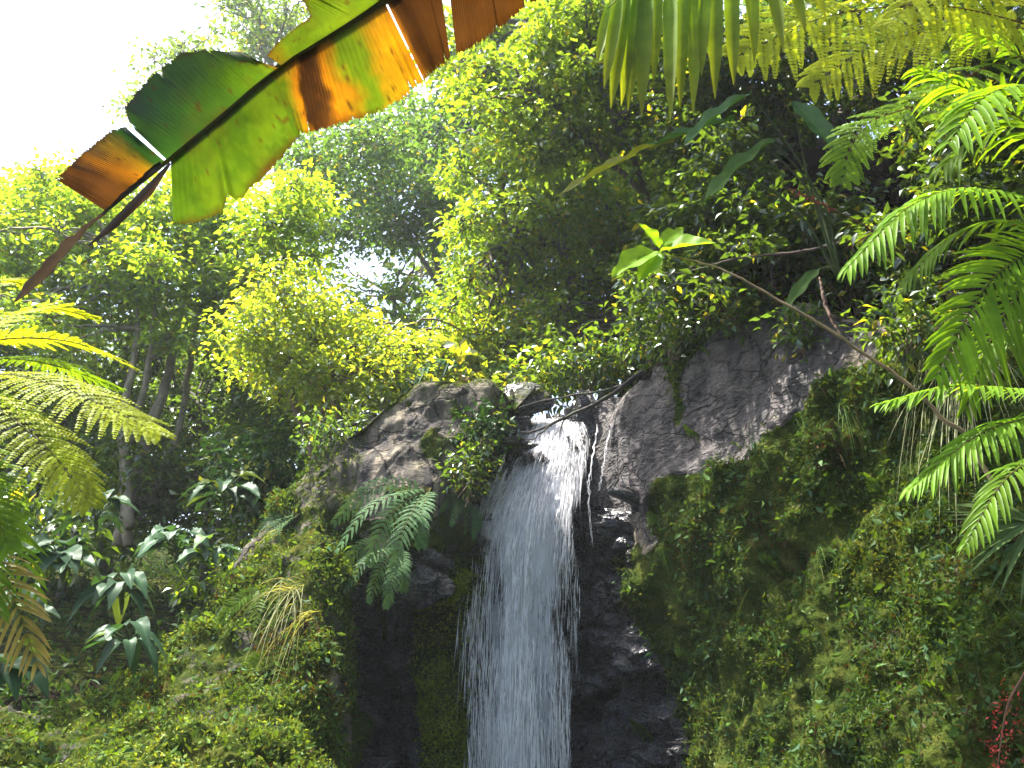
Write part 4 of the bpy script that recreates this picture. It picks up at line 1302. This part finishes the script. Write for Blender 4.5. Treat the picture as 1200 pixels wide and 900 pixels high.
# tree fern on the left, its crown just outside the picture
tfc = at(-85, 440, 5.2)
tfb = np.array([tfc[0] - .1, tfc[1], 0])
U = (0, -.55, 1)
sp = []
for path, n, L, dr, c, u in [
        ([(-85, 440, 5.2), (-20, 385, 5.6), (50, 362, 6.0), (112, 372, 6.1)], 22, .30, .15, FY * 1.1, (0, -.15, 1)),
        ([(-85, 440, 5.2), (-10, 400, 5.4), (80, 400, 5.5), (150, 428, 5.5)], 24, .34, .15, FY * 1.05, (0, -.15, 1)),
        ([(-85, 445, 5.2), (10, 440, 4.7), (90, 462, 4.4), (186, 508, 4.3)], 24, .36, .35, FY, U),
        ([(-85, 450, 5.2), (-20, 470, 4.6), (50, 520, 4.3), (104, 588, 4.2)], 22, .30, .35, FY * .95, (.2, -.6, .8)),
        ([(-85, 450, 5.2), (-60, 500, 4.8), (-20, 570, 4.6), (10, 640, 4.6)], 20, .30, .3, FG, (.3, -.8, .5)),
        ([(-85, 440, 5.2), (-60, 370, 5.8), (-10, 330, 6.4), (40, 335, 6.7)], 20, .28, .15, FY, (0, -.1, 1)),
        ([(-85, 440, 5.2), (0, 420, 5.7), (70, 430, 6.1), (140, 455, 6.4)], 22, .30, .25, FG, (0, -.2, 1)),
        ([(-85, 440, 5.2), (-20, 455, 5.6), (40, 490, 5.9), (80, 540, 6.0)], 20, .28, .3, FG, (0, -.4, 1)),
        ([(-85, 440, 5.2), (-160, 390, 5.2), (-230, 400, 5.2), (-290, 450, 5.2)], 20, .3, .3, FG, (0, -.2, 1)),
        ([(-85, 440, 5.2), (-140, 430, 4.6), (-180, 450, 4.2), (-210, 500, 3.9)], 20, .3, .3, FG, (0, -.2, 1))]:
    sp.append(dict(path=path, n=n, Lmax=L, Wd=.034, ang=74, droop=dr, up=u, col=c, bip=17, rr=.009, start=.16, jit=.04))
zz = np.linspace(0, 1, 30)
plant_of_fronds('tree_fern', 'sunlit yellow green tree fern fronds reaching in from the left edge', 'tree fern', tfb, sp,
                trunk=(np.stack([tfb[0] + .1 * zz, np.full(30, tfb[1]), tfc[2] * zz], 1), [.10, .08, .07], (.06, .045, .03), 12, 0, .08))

# palms on the right, their stems just outside the picture
pc = at(1300, 400, 5.0)
pb = np.array([pc[0] + .1, pc[1], 0])
PG = np.array([.100, .185, .016])
sp = []
for path, n, L, W_, ang, dr, u, c in [
        ([(1300, 400, 5.0), (1270, 220, 4.8), (1180, 128, 4.6), (1075, 82, 4.5)], 31, 0.562, .042, 62, .55, (0, -.5, 1), PG * 1.2),
        ([(1300, 400, 5.0), (1240, 262, 4.7), (1150, 222, 4.4), (1070, 240, 4.3), (990, 316, 4.2)], 40, 0.281, .030, 48, .75, (0, -.6, 1), PG * 1.3),
        ([(1300, 400, 5.0), (1250, 300, 4.6), (1170, 320, 4.4), (1094, 444, 4.2)], 40, 0.389, .034, 55, .30, (.2, -1, .4), PG * 1.2),
        ([(1300, 420, 5.0), (1220, 455, 4.6), (1120, 452, 4.3), (1028, 474, 4.2)], 34, 0.205, .024, 42, .55, (0, -.3, 1), PG * 1.25),
        ([(1300, 430, 5.0), (1230, 480, 4.5), (1150, 508, 4.2), (1064, 574, 4.1)], 37, 0.238, .024, 45, .60, (0, -.5, 1), PG * 1.25),
        ([(1300, 400, 5.0), (1275, 180, 5.0), (1200, 70, 4.9), (1120, 30, 4.9)], 30, .50, .040, 60, .55, (0, -.5, 1), PG * 1.3),
        ([(1300, 400, 5.0), (1280, 200, 4.5), (1225, 110, 4.2), (1160, 110, 4.0), (1110, 170, 3.9)], 30, .36, .034, 55, .5, (0, -.6, 1), PG * 1.25),
        ([(1300, 400, 5.0), (1260, 300, 5.5), (1190, 260, 5.8), (1120, 275, 6.0), (1060, 330, 6.1)], 30, .36, .034, 52, .6, (0, -.6, 1), PG),
        ([(1300, 400, 5.0), (1255, 330, 5.2), (1200, 340, 5.3), (1160, 400, 5.3), (1130, 480, 5.3)], 28, .34, .030, 52, .4, (.2, -1, .4), PG * 1.1),
        ([(1300, 430, 5.0), (1240, 520, 4.8), (1180, 560, 4.6), (1130, 640, 4.5)], 26, .22, .024, 48, .5, (0, -.6, 1), PG),
        ([(1300, 400, 5.0), (1290, 250, 5.4), (1230, 150, 5.7), (1150, 160, 5.9), (1100, 200, 6.0)], 22, .45, .042, 60, .55, (0, -.5, 1), PG),
        ([(1300, 400, 5.0), (1330, 250, 4.4), (1380, 150, 4.0), (1450, 130, 3.7)], 22, .45, .042, 60, .55, (0, -.5, 1), PG),
        ([(1300, 400, 5.0), (1380, 330, 5.2), (1450, 340, 5.4), (1520, 420, 5.5)], 22, .45, .042, 60, .55, (0, -.5, 1), PG),
        ([(1300, 410, 5.0), (1250, 370, 5.3), (1190, 385, 5.5), (1140, 440, 5.7)], 31, 0.324, .032, 52, .6, (0, -.5, 1), PG * .9)]:
    sp.append(dict(path=path, n=n, Lmax=L, Wd=W_, ang=ang, droop=dr, up=u, col=c, rr=.009, start=.22, jit=.06, segs=5))
plant_of_fronds('palm_tree', 'palm with long arching green fronds reaching in from the right edge', 'palm', pb, sp,
                trunk=(np.stack([pb[0] - .1 * zz, np.full(30, pb[1]), pc[2] * zz], 1), [.08, .065, .06], (.12, .10, .06), 12, 0, .04))

# pleated palm leaf hanging in at the top
oc = at(1010, -190, 3.6)
ob = np.array([2.9, 3.4, 0])
root = thing('palm_tree', 'palm leaf with long straight pleated leaflets hanging down from the upper edge', 'palm', ob)
b = MB()
rach = spline(pts((1000, -160, 3.6), (930, -75, 3.5), (840, -45, 3.45), (760, -30, 3.4), (712, 10, 3.4)), 60)
b.tube(rach, [.010, .007, .003], (.12, .13, .03), 7)
for px0, py0, px1, py1, w in [(716, 4, 700, 74, 13), (726, -8, 708, 104, 14), (736, -14, 716, 128, 16), (745, -20, 728, 124, 16), (752, -24, 736, 130, 17), (760, -28, 752, 137, 18), (786, -34, 786, 140, 16), (803, -36, 797, 128, 15), (815, -38, 812, 132, 16), (838, -42, 838, 116, 17), (856, -46, 860, 100, 17), (876, -54, 884, 74, 16), (898, -60, 918, 60, 16), (914, -68, 944, 40, 16), (930, -76, 968, 24, 16), (770, -30, 766, 96, 15), (826, -40, 822, 90, 14)]:
    a_, e_ = at(px0, py0, 3.45), at(px1, py1, 3.4 + rng.uniform(-.12, .08))
    d = e_ - a_
    b.ribbons(a_[None], d[None], np.array([[rng.uniform(-.35, .35), -1, .1]]), np.linalg.norm(d), w * mpp(50, 3.45) * 1.05, (np.array([.115, .22, .016]) * rng.uniform(.85, 1.2))[None], segs=7,
              prof=np.array([.5, .85, 1, 1, .95, .8, .5, .05]), droop=0, fold=.28, tipcol=np.array([.14, .16, .02]))
b.build('frond', M_FROND, root)
b = MB()
b.tube(spline(np.array([ob, ob + [0, .1, 2.4], [2.85, 3.5, 5.2], oc + [.3, 0, .2], at(1000, -160, 3.6)]), 50), [.07, .06, .035, .012], (.12, .10, .05), 10)
b.build('trunk', M_BARK, root)

# yellow fern with hanging toothed pinnae, top right
sp = []
fb = at(1290, 60, 4.9)
for path, n, L, W_, dr, u, c in [
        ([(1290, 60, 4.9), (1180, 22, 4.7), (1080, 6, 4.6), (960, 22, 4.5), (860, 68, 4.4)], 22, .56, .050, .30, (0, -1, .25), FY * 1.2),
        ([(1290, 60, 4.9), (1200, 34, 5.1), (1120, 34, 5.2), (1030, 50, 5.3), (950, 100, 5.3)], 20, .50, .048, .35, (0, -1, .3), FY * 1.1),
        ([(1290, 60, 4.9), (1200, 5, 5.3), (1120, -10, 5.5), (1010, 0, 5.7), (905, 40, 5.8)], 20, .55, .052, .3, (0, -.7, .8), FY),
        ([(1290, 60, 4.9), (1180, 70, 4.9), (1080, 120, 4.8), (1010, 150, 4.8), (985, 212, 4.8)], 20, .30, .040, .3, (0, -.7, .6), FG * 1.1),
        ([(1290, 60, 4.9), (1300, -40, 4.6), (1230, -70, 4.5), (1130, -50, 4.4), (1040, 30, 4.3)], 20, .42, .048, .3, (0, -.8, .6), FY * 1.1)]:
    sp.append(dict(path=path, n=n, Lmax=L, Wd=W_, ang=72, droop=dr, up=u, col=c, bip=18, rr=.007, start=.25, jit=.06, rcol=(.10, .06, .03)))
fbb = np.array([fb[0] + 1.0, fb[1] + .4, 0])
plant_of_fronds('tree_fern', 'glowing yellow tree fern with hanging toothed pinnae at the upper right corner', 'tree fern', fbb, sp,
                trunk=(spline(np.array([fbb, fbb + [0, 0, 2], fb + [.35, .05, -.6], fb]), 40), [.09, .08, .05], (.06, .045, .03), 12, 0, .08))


# fan palm leaf on the right
def fan(b, c, axis, nrm_, R_, n, spread, W_, col, tip=None, droop=.15):
    axis, nrm_ = norm(np.array(axis, float)), norm(np.array(nrm_, float))
    sd = norm(np.cross(axis, nrm_))
    a = np.linspace(-spread, spread, n)
    d = np.cos(a)[:, None] * axis + np.sin(a)[:, None] * sd + rng.normal(size=(n, 3)) * .03
    b.ribbons(np.repeat(np.array(c)[None], n, 0), d, nrm_, R_ * (1 - .25 * (np.abs(a) / spread) ** 2) * rng.uniform(.9, 1.08, n), W_, np.array(col) * rng.uniform(.8, 1.2, (n, 1)), segs=6,
              prof=np.array([.35, .8, 1, .9, .65, .35, .04]), droop=droop * rng.uniform(.5, 1.5, n), fold=.25, tipcol=tip)


fc = at(1212, 612, 4.6)
fb_ = np.array([fc[0] + .5, fc[1] + .2, 0])
root = thing('fan_palm', 'small fan palm leaf with narrow pale fingers at the right edge, halfway down', 'palm', fb_)
b = MB()
fan(b, fc, (-.9, -.2, -.32), (.2, -1, .55), .50, 26, 1.25, .026, np.array([.085, .125, .05]), droop=.2)
b.build('fan_leaf', M_WAXY, root)
b = MB()
fan(b, fc + np.array([.2, .25, .3]), (.6, -.4, .3), (.2, -1, .85), .45, 22, 1.3, .026, np.array([.07, .115, .04]))
b.build('fan_leaf', M_WAXY, root)
b = MB()
b.tube(spline(np.array([fb_, fb_ + [-.1, 0, 1.2], fc + [.25, .1, .2], fc]), 30), [.025, .015, .008], (.08, .09, .03), 8)
b.build('stalk', M_BARK, root)

# palm frond low on the left edge
lc = at(-70, 690, 5.6)
sp = []
for path, n, L, c, tip, u in [
        ([(-70, 690, 5.6), (-30, 650, 5.4), (10, 690, 5.2), (44, 780, 5.1)], 22, .30, np.array([.14, .13, .035]), STRAW, (.2, -1, .4)),
        ([(-70, 690, 5.6), (-50, 610, 5.6), (0, 610, 5.5), (45, 700, 5.4)], 22, .32, PG, None, (.2, -1, .5)),
        ([(-70, 690, 5.6), (-60, 640, 5.2), (-25, 640, 5.0), (0, 720, 4.9)], 20, .28, PG * .8, None, (.2, -1, .4)),
        ([(-70, 690, 5.6), (-110, 620, 5.4), (-150, 640, 5.2), (-180, 720, 5.1)], 20, .28, PG * .8, None, (.2, -1, .4))]:
    sp.append(dict(path=path, n=n, Lmax=L, Wd=.024, ang=55, droop=.35, up=u, col=c, tipcol=tip, rr=.008, start=.2, jit=.06, segs=5))
lb_ = np.array([lc[0], lc[1], 0])
plant_of_fronds('palm_tree', 'low palm with drooping straw tipped fronds at the left edge below the tree fern', 'palm', lb_, sp,
                trunk=(np.stack([np.full(30, lb_[0]), np.full(30, lb_[1]), lc[2] * zz], 1), [.08, .07, .06], (.10, .08, .05), 10, 0, .05))
# pale palm fronds beyond the boulder
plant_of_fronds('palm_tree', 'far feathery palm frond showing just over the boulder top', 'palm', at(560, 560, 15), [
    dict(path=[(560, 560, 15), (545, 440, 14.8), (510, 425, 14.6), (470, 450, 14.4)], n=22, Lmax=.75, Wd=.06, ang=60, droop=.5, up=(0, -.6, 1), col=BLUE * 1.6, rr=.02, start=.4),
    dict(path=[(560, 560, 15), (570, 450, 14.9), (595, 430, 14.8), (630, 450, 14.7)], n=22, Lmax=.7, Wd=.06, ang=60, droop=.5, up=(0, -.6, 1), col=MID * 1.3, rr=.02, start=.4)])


# ------------------------------------------------------------------ broad-leaved plants
def bigleaf(b, base, d, nrm_, L, W_, col, droop=.4, lobes=0, n=16, m=9, shape=.75, ripple=.02):
    d = norm(np.array(d, float))
    side = norm(np.cross(d, np.array(nrm_, float)))
    n2 = np.cross(side, d)
    t = np.linspace(0, 1, n)
    w = np.sin(np.pi * t ** shape) ** .75 * (1 - .15 * t)
    w[0], w[-1] = .04, .02
    if lobes:
        w = w * (.72 + .28 * np.abs(np.cos(t * np.pi * lobes)))
    V = np.zeros((n, m, 3))
    ph = rng.uniform(0, 6)
    for j, s in enumerate(np.linspace(-1, 1, m)):
        V[:, j] = base + d * (L * t)[:, None] + np.array([0, 0, -1]) * (droop * L * t ** 2)[:, None] + side * (s * w * W_ * .5)[:, None] \
            + n2 * ((abs(s) * .22 * w * W_) + ripple * L * np.sin(t * 18 + ph + s * 2) * abs(s))[:, None] - d * (abs(s) ** 1.5 * .10 * L * (1 - t))[:, None] * (1 if shape < .7 else .3)
    C = np.array(col)[None, None] * (1 + .25 * (np.abs(np.linspace(-1, 1, m)) < .08))[None, :, None] * np.ones((n, m, 1))
    C = C * rng.uniform(.85, 1.15)
    b.grid(V, C)


def leafy_plant(name, label, cat, base, specs, mat=None, stemcol=(.06, .09, .025), sr=.012):
    """specs: (tip px,py,Y of the leaf base; dir; length; width; colour; droop; lobes; shape)"""
    base = np.asarray(base)
    root = thing(name, label, cat, base)
    st = MB()
    for (p0, d, L, W_, col, droop, lob, shp) in specs:
        p0 = np.asarray(p0)
        b = MB()
        bigleaf(b, p0, d, (rng.normal() * .2, -.35, 1), L, W_, col, droop, lob, shape=shp)
        b.build('leaf', mat or M_WAXY, root)
        st.tube(spline(np.array([base, base * .5 + p0 * .5 + np.array([0, 0, .15 * L]) - np.array([d[0], d[1], 0]) * .2 * L, p0]), 14), [sr, sr * .5], np.array(stemcol), 6, cap=False)
    st.build('stalk', M_BARK, root)
    return root


def rosette(px, py, Y, n, Lpx, wr, col, spread=.7, droop=.5, lobes=0, shape=.75, h=.5):
    """leaves thrown out around a point"""
    s = mpp(py, Y)
    c = at(px, py, Y)
    out = []
    for k in range(n):
        a = 2 * math.pi * (k + rng.uniform(-.3, .3)) / n
        d = np.array([math.cos(a), math.sin(a) * .8 - .25, rng.uniform(-.25, .45)])
        L = Lpx * s * rng.uniform(.75, 1.15)
        p = c + d * np.array([1, 1, .5]) * spread * Lpx * s * rng.uniform(.3, 1) + np.array([0, 0, rng.uniform(-.3, .5) * Lpx * s])
        lc_ = np.array(col) * rng.uniform(.6, 1.5) + (YELL * .25 if rng.random() < .15 else 0)
        out.append((p, d, L, L * wr, lc_, droop * rng.uniform(.5, 1.5), lobes, shape))
    base = c + np.array([0, .15, -h * Lpx * s * 1.6])
    return base, out


WB = np.array([.026, .056, .028])
for nm, lab, px, py, Y, n, L, wr, col, dr, lob, shp in [
        ('philodendron', 'philodendron with large blue green glossy leaves in the gully, left of the pale tree stems', 70, 655, 9.6, 8, 66, .62, WB, .6, 0, .6),
        ('philodendron', 'philodendron with drooping dark leaves in the middle of the shaded gully', 140, 690, 9.8, 8, 62, .42, WB * .9, .9, 0, .7),
        ('philodendron', 'philodendron with lobed shiny leaves below the pale tree stems', 205, 640, 10.8, 9, 58, .55, WB, .7, 5, .65),
        ('philodendron', 'philodendron with sun glinting leaves at the right rim of the gully', 248, 645, 10.6, 8, 48, .5, WB * 1.1, .9, 4, .7),
        ('philodendron', 'broad leaved philodendron low at the foot of the gully beside the mossy slope', 150, 745, 9.2, 6, 58, .45, WB * .9, 1.0, 0, .7),
        ('taro_plant', 'taro with huge heart shaped pale leaf at the left edge above the low bushes', 8, 770, 6.0, 4, 74, .85, WB * 1.2, .8, 0, .5),
        ('philodendron', 'climbing philodendron with long lobed leaves in the shade right of the pale stems', 262, 575, 11.6, 8, 58, .5, WB * .8, .7, 6, .7),
        ('philodendron', 'philodendron with upright oval leaves at the left edge under the fern fronds', 20, 705, 8.4, 7, 66, .5, WB, .7, 0, .7),
        ('philodendron', 'dark leaved philodendron behind the fern frond tips, high in the gully', 110, 600, 11.5, 8, 60, .5, WB * .7, .7, 4, .7)]:
    base, specs = rosette(px, py, Y, n + 6, L * .56, min(.95, wr * 1.45), col * rng.uniform(.8, 1.3), droop=dr, lobes=lob, shape=shp)
    leafy_plant(nm, lab, nm.split('_')[0], base, specs)

# heliconia leaves under the hanging palm leaf
hb = at(985, 330, 9.0)
specs = []
for p, e, w, c in [((880, 110, 7.6), (800, 155, 7.2), 34, DARK * 1.6), ((905, 165, 7.6), (820, 225, 7.2), 34, MID * 1.1), ((790, 165, 7.6), (655, 210, 7.2), 30, YELL * .8), ((860, 140, 7.8), (745, 165, 7.4), 28, DARK * 1.5), ((930, 120, 7.6), (985, 175, 7.3), 30, DARK * 1.5), ((960, 315, 7.8), (915, 360, 7.6), 20, MID)]:
    a_, e_ = at(*p), at(*e)
    specs.append((a_, e_ - a_, np.linalg.norm(e_ - a_), w * mpp(p[1], p[2]), c, .12, 0, .85))
leafy_plant('heliconia', 'heliconia with long paddle leaves, one yellowing, below the hanging palm leaf', 'heliconia', hb, specs, sr=.016)

# long leaning stem with yellow leaves at its tip
P = .006 * np.cumsum(rng.normal(size=(60, 3)), 0) * np.linspace(1, 0, 60)[:, None] + spline(pts((1135, 512, 5.2), (1050, 445, 5.25), (960, 385, 5.3), (880, 332, 5.35), (820, 308, 5.4), (768, 297, 5.4)), 60)
sb = np.array([P[0][0] + .75, 5.0, 0])
root = thing('sapling', 'long thin bare stem leaning across the rock wall with yellow green leaves at its tip', 'sapling', sb)
b = MB()
b.tube(np.vstack([spline(np.array([sb, (sb + P[0]) / 2 + [.1, 0, .1], P[0]]), 20)[:-1], P]), [.020, .014, .010, .007, .004], (.20, .14, .07), 8, rough=.08)
b.build('stem', M_BARK, root)
for p, e, w, c in [((776, 294, 5.4), (838, 279, 5.2), 44, FG * 1.5), ((772, 290, 5.4), (748, 258, 5.35), 26, FG * 1.6), ((766, 295, 5.4), (716, 318, 5.25), 40, FG * 1.6), ((770, 298, 5.4), (748, 326, 5.3), 34, FG * 1.3), ((778, 288, 5.4), (800, 262, 5.6), 26, FG * 1.3)]:
    b = MB()
    a_, e_ = at(*p), at(*e)
    bigleaf(b, a_, e_ - a_, (.1, -.75, .6), np.linalg.norm(e_ - a_), w * mpp(290, 5.4), c, .10, 2, shape=.7)
    b.build('leaf', M_FROND, root)


# dead branches across the lip
def dead_branch(label, path, r, twigs, col=(.035, .028, .024)):
    p = pts(*path)
    b = MB()
    root = thing('branch', label, 'branch', p[0])
    P = spline(p, 50)
    P += np.cumsum(rng.normal(size=P.shape), 0) * .0035
    b.tube(P, r, col, 7, rough=.08)
    b.build('limb', M_BARK, root)
    for i0, d, L in twigs:
        b = MB()
        b.tube(branch_path(P[i0], P[i0] + np.array(d) * L, 8, .5), [r[-1] * 1.2, .003], col, 5)
        b.build('twig', M_BARK, root)


dead_branch('bare dark branch dipping across the top of the waterfall', [(752, 435, 12.2), (705, 470, 12.0), (655, 492, 11.9), (600, 516, 11.8)], [.035, .03, .022, .012], [(30, (-.3, -.1, -1), .25), (38, (-1, 0, -.35), .5), (44, (-1, -.1, -.1), .35), (22, (-1, 0, .1), .6)])
dead_branch('thin dark branch just above the waterfall, reaching the boulder', [(770, 430, 12.6), (720, 455, 12.5), (660, 466, 12.4), (605, 478, 12.3)], [.022, .02, .015, .008], [(25, (-1, 0, .25), .4), (35, (-1, 0, -.2), .35)])
dead_branch('bare brown branch hanging in the dark undergrowth above the grey rock wall', [(1010, 280, 9.6), (935, 295, 9.7), (870, 300, 9.9), (810, 318, 10.2)], [.024, .02, .014, .008], [(20, (-.3, 0, -1), .5), (33, (-.6, 0, .6), .4)], (.09, .06, .04))
dead_branch('reddish dead stalk hanging down beside the shaded rock', [(960, 325, 8.6), (972, 362, 8.5), (992, 402, 8.4)], [.010, .022, .016, .006], [(25, (.2, 0, -1), .2)], (.09, .045, .025))


# red flower spikes
def spike(label, path, n, spread, rootat):
    p = pts(*path)
    root = thing('flower_spike', label, 'flower', rootat)
    P = spline(p, 40)
    b = MB()
    b.tube(np.vstack([spline(np.array([rootat, P[0]]), 8)[:-1], P]), [.008, .006, .003], (.12, .05, .03), 6)
    b.build('stem', M_BARK, root)
    b = MB()
    k = rng.integers(14, 40, n)
    q = P[k] + rng.normal(size=(n, 3)) * spread
    b.leaves(q, rng.normal(size=(n, 3)) + np.array([0, 0, -.4]), rng.normal(size=(n, 3)), rng.uniform(.018, .045, n), .012, np.ones(3))
    b.build('petals', M_RED, root)


spike('red flower spike pointing left in the dark undergrowth, above the drooping palm frond', [(1010, 262, 7.0), (965, 240, 6.9), (922, 220, 6.8)], 60, .010, at(1060, 300, 8.0))
spike('short red flower spike just above the tip of the drooping palm frond', [(1040, 268, 7.0), (1015, 278, 7.0), (990, 292, 7.0)], 18, .010, at(1075, 300, 8.0))
spike('hanging cluster of red flowers in the lower right corner', [(1200, 790, 5.6), (1180, 830, 5.6), (1168, 905, 5.6)], 110, .05, at(1225, 760, 6.2))


# ------------------------------------------------------------------ ferns and grasses rooted on the rock
def outward(nn):
    return norm(np.array([nn[0], min(nn[1], -.2), nn[2]]))


def wall_fern(label, px, py, size, n=7, col=MID, droop=.5, name='fern', bip=False, hang=.55, group=None, pair=13, wd=.16, rhi=4.6, mat=None):
    c, nn = on_cliff(px, py, rhi)
    nn = outward(nn)
    c = c + nn * .02
    root = thing(name, label, 'fern', c, group)
    sd = norm(np.cross(nn, [0, 0, 1.0]))
    for k in range(n):
        a = (k + .5) / n * 2 - 1 + rng.normal() * .1
        d = norm(nn * .8 + sd * a * 1.1 + np.array([0, 0, rng.uniform(.05, .5)]))
        L = size * rng.uniform(.75, 1.15)
        t = np.linspace(0, 1, 6)[:, None]
        P = c + d * L * t * (1 - .25 * t) + np.array([0, 0, -1]) * hang * L * t ** 2.2
        b = MB()
        frond(b, path=P, n=pair, Lmax=L * .24, Wd=L * (.028 if bip else .24 / pair * 3.0), ang=75, droop=droop * .4, up=nn * .7 + np.array([0, 0, .7]), col=np.array(col) * rng.uniform(.8, 1.25), bip=bip, rr=L * .008, start=.08, segs=3, jit=.08)
        b.build('frond', mat or M_FROND, root)
    return root


def copy_thing(src, label, px, py, sc, rz, rhi=4.6):
    c, nn = on_cliff(px, py, rhi)
    r = src.copy()
    COL.objects.link(r)
    r.location = c + outward(nn) * .02
    r.scale = (sc,) * 3
    r.rotation_euler = (0, 0, rz)
    r['label'] = label
    for ch in src.children:
        q = ch.copy()
        COL.objects.link(q)
        q.parent = r
    return r


GF = 'ferns rooted on the cliff'
fr0 = at(505, 572, 10.6)
f1 = thing('fern', 'large blue green feathery fern fanning out to the left below the boulder', 'fern', fr0, GF)
for pth in ([(505, 572, 10.6), (470, 578, 10.3), (430, 598, 10.1), (395, 645, 10.0)], [(505, 572, 10.6), (475, 588, 10.2), (450, 615, 10.0), (432, 660, 9.9)], [(505, 572, 10.6), (498, 588, 10.2), (492, 610, 10.0), (494, 640, 10.0)],
            [(505, 572, 10.6), (460, 566, 10.4), (425, 580, 10.3), (392, 612, 10.3)], [(505, 572, 10.6), (485, 596, 10.1), (470, 628, 9.9), (462, 668, 9.9)]):
    b = MB()
    frond(b, path=pth, n=17, Lmax=.21, Wd=.025, ang=62, droop=.3, up=(rng.normal() * .4, -1, .6), col=np.array([.075, .15, .06]), bip=12, rr=.006, start=.12, jit=.06)
    b.build('frond', M_MOSS, f1)
f2 = wall_fern('bright sunlit fern on the crest of the mossy slope, left of the dark wall', 305, 690, .55, 8, FG * .75, group=GF)
f3 = wall_fern('small mid green fern on the mossy wall, at the left tip of the rock shelf', 800, 500, .42, 7, MID * 1.2, group=GF)
for src, lab, px, py, sc, rz in [
        (f1, 'blue green fern hanging beneath the overhang, nearest the waterfall', 545, 590, .5, .8),
        (f1, 'dark green fern hanging below the largest feathery fern', 470, 645, .7, .3),
        (f1, 'feathery fern halfway up the crest left of the boulder', 350, 600, .5, -.5),
        (f2, 'sunlit fern below the crest fern on the mossy slope', 322, 760, .9, .3),
        (f2, 'yellow green fern low on the mossy slope above the bottom edge', 260, 850, .8, -.4),
        (f2, 'small pale fern beside the hanging strap leaves on the slope', 300, 800, .7, .6),
        (f2, 'bright fern at the foot of the dark gully', 130, 850, .9, 0),
        (f2, 'fern on the low bank in the lower left corner', 40, 860, 1.0, .3),
        (f3, 'fern overhanging the dark hollow on the mossy wall', 850, 520, 1.1, .3),
        (f3, 'green fern on the left rim of the mossy wall beside the wet rock', 760, 600, 1.0, -.4),
        (f3, 'lowest fern on the left rim of the mossy wall', 790, 760, 1.0, -.2),
        (f3, 'small fern in the wet rock right of the waterfall foot', 735, 850, .9, .1),
        (f3, 'fern on the moss pad at the top of the grey rock wall', 815, 410, .9, .2),
        (f3, 'fern in the middle of the mossy wall, below the dark hollow', 885, 660, 1.2, .5),
        (f3, 'fern under the leaning stem on the mossy wall', 1010, 560, 1.2, -.3),
        (f3, 'fern near the fan palm on the mossy wall', 1090, 620, 1.3, .2),
        (f3, 'fern low on the mossy wall left of the red flowers', 1075, 800, 1.2, .4),
        (f3, 'fern at the bottom edge in the middle of the mossy wall', 930, 870, 1.2, -.2)]:
    copy_thing(src, lab, px, py, sc, rz)


def tuft(label, px, py, size, n=26, W_=.016, col=MID, droop=1.3, tip=None, group=None, spread=1.0, upk=.35, mat=None, name='grass_tuft', rhi=5.0):
    c, nn = on_cliff(px, py, rhi)
    nn = outward(nn)
    root = thing(name, label, 'grass tuft', c, group)
    sd = norm(np.cross(nn, [0, 0, 1.0]))
    a = rng.normal(size=n) * .6 * spread
    d = nn * rng.uniform(.4, 1, (n, 1)) + sd * a[:, None] + np.array([0, 0, 1]) * rng.uniform(-.2, upk * 2, (n, 1))
    b = MB()
    b.ribbons(c + rng.normal(size=(n, 3)) * size * .08, d, nn + np.array([0, 0, .8]), size * rng.uniform(.5, 1.1, n), W_, np.array(col) * rng.uniform(.7, 1.3, (n, 1)), segs=7,
              prof=np.array([.5, .8, 1, 1, .9, .7, .4, .04]), droop=droop * rng.uniform(.6, 1.4, n), fold=.2, tipcol=tip)
    b.build('blades', mat or M_MOSS, root)
    return root


GG = 'grass tufts hanging from the rock'
STR = np.array([.16, .17, .09])
t1 = tuft('pale strap leaved tuft hanging on the mossy slope beside the dark wall', 365, 725, .85, 54, .018, STR * 1.5, 1.5, group=GG)
t2 = tuft('dark green grass tuft hanging over the hollow in the mossy wall', 930, 500, .70, 40, .014, MID * .9, 1.5, group=GG)
t3 = tuft('bright arching grass tuft on the mossy wall, lower right of the middle', 1030, 705, .5, 26, .016, MID * 1.3, .9, group=GG)
for src, lab, px, py, sc, rz in [
        (t1, 'silvery strap leaves hanging just above the pale tuft on the slope', 345, 690, .9, .5),
        (t1, 'strap leaved tuft at the crest of the slope under the boulder', 330, 625, .7, -.4),
        (t1, 'pale grass hanging among the palm fronds at the right edge', 1120, 330, 1.2, -.3),
        (t1, 'long grey green grass hanging under the drooping palm frond', 1095, 295, 1.0, .3),
        (t1, 'grass hanging below the rightmost frond beside the leaning stem', 1135, 420, 1.1, .1),
        (t2, 'dark grass tuft hanging left of the hollow in the mossy wall', 875, 545, .8, .4),
        (t2, 'grass tuft hanging right of the hollow below the lit rock', 985, 490, .9, -.3),
        (t2, 'grass tuft near the waterfall on the left rim of the mossy wall', 770, 650, .6, .2),
        (t2, 'grass tuft under the fan palm leaf at the right edge', 1150, 720, 1.0, .2),
        (t3, 'small green tuft low on the left of the mossy wall', 815, 800, .8, .3),
        (t3, 'green tuft in the upper left of the mossy wall', 835, 630, .7, .5),
        (t3, 'arching tuft low on the mossy wall near the red flowers', 1085, 820, .9, .4),
        (t3, 'green tuft in the centre of the mossy wall', 955, 640, .8, -.5),
        (t3, 'grass tuft on the low bank in front of the dark gully', 90, 865, 1.0, 0)]:
    copy_thing(src, lab, px, py, sc, rz, 5.0)
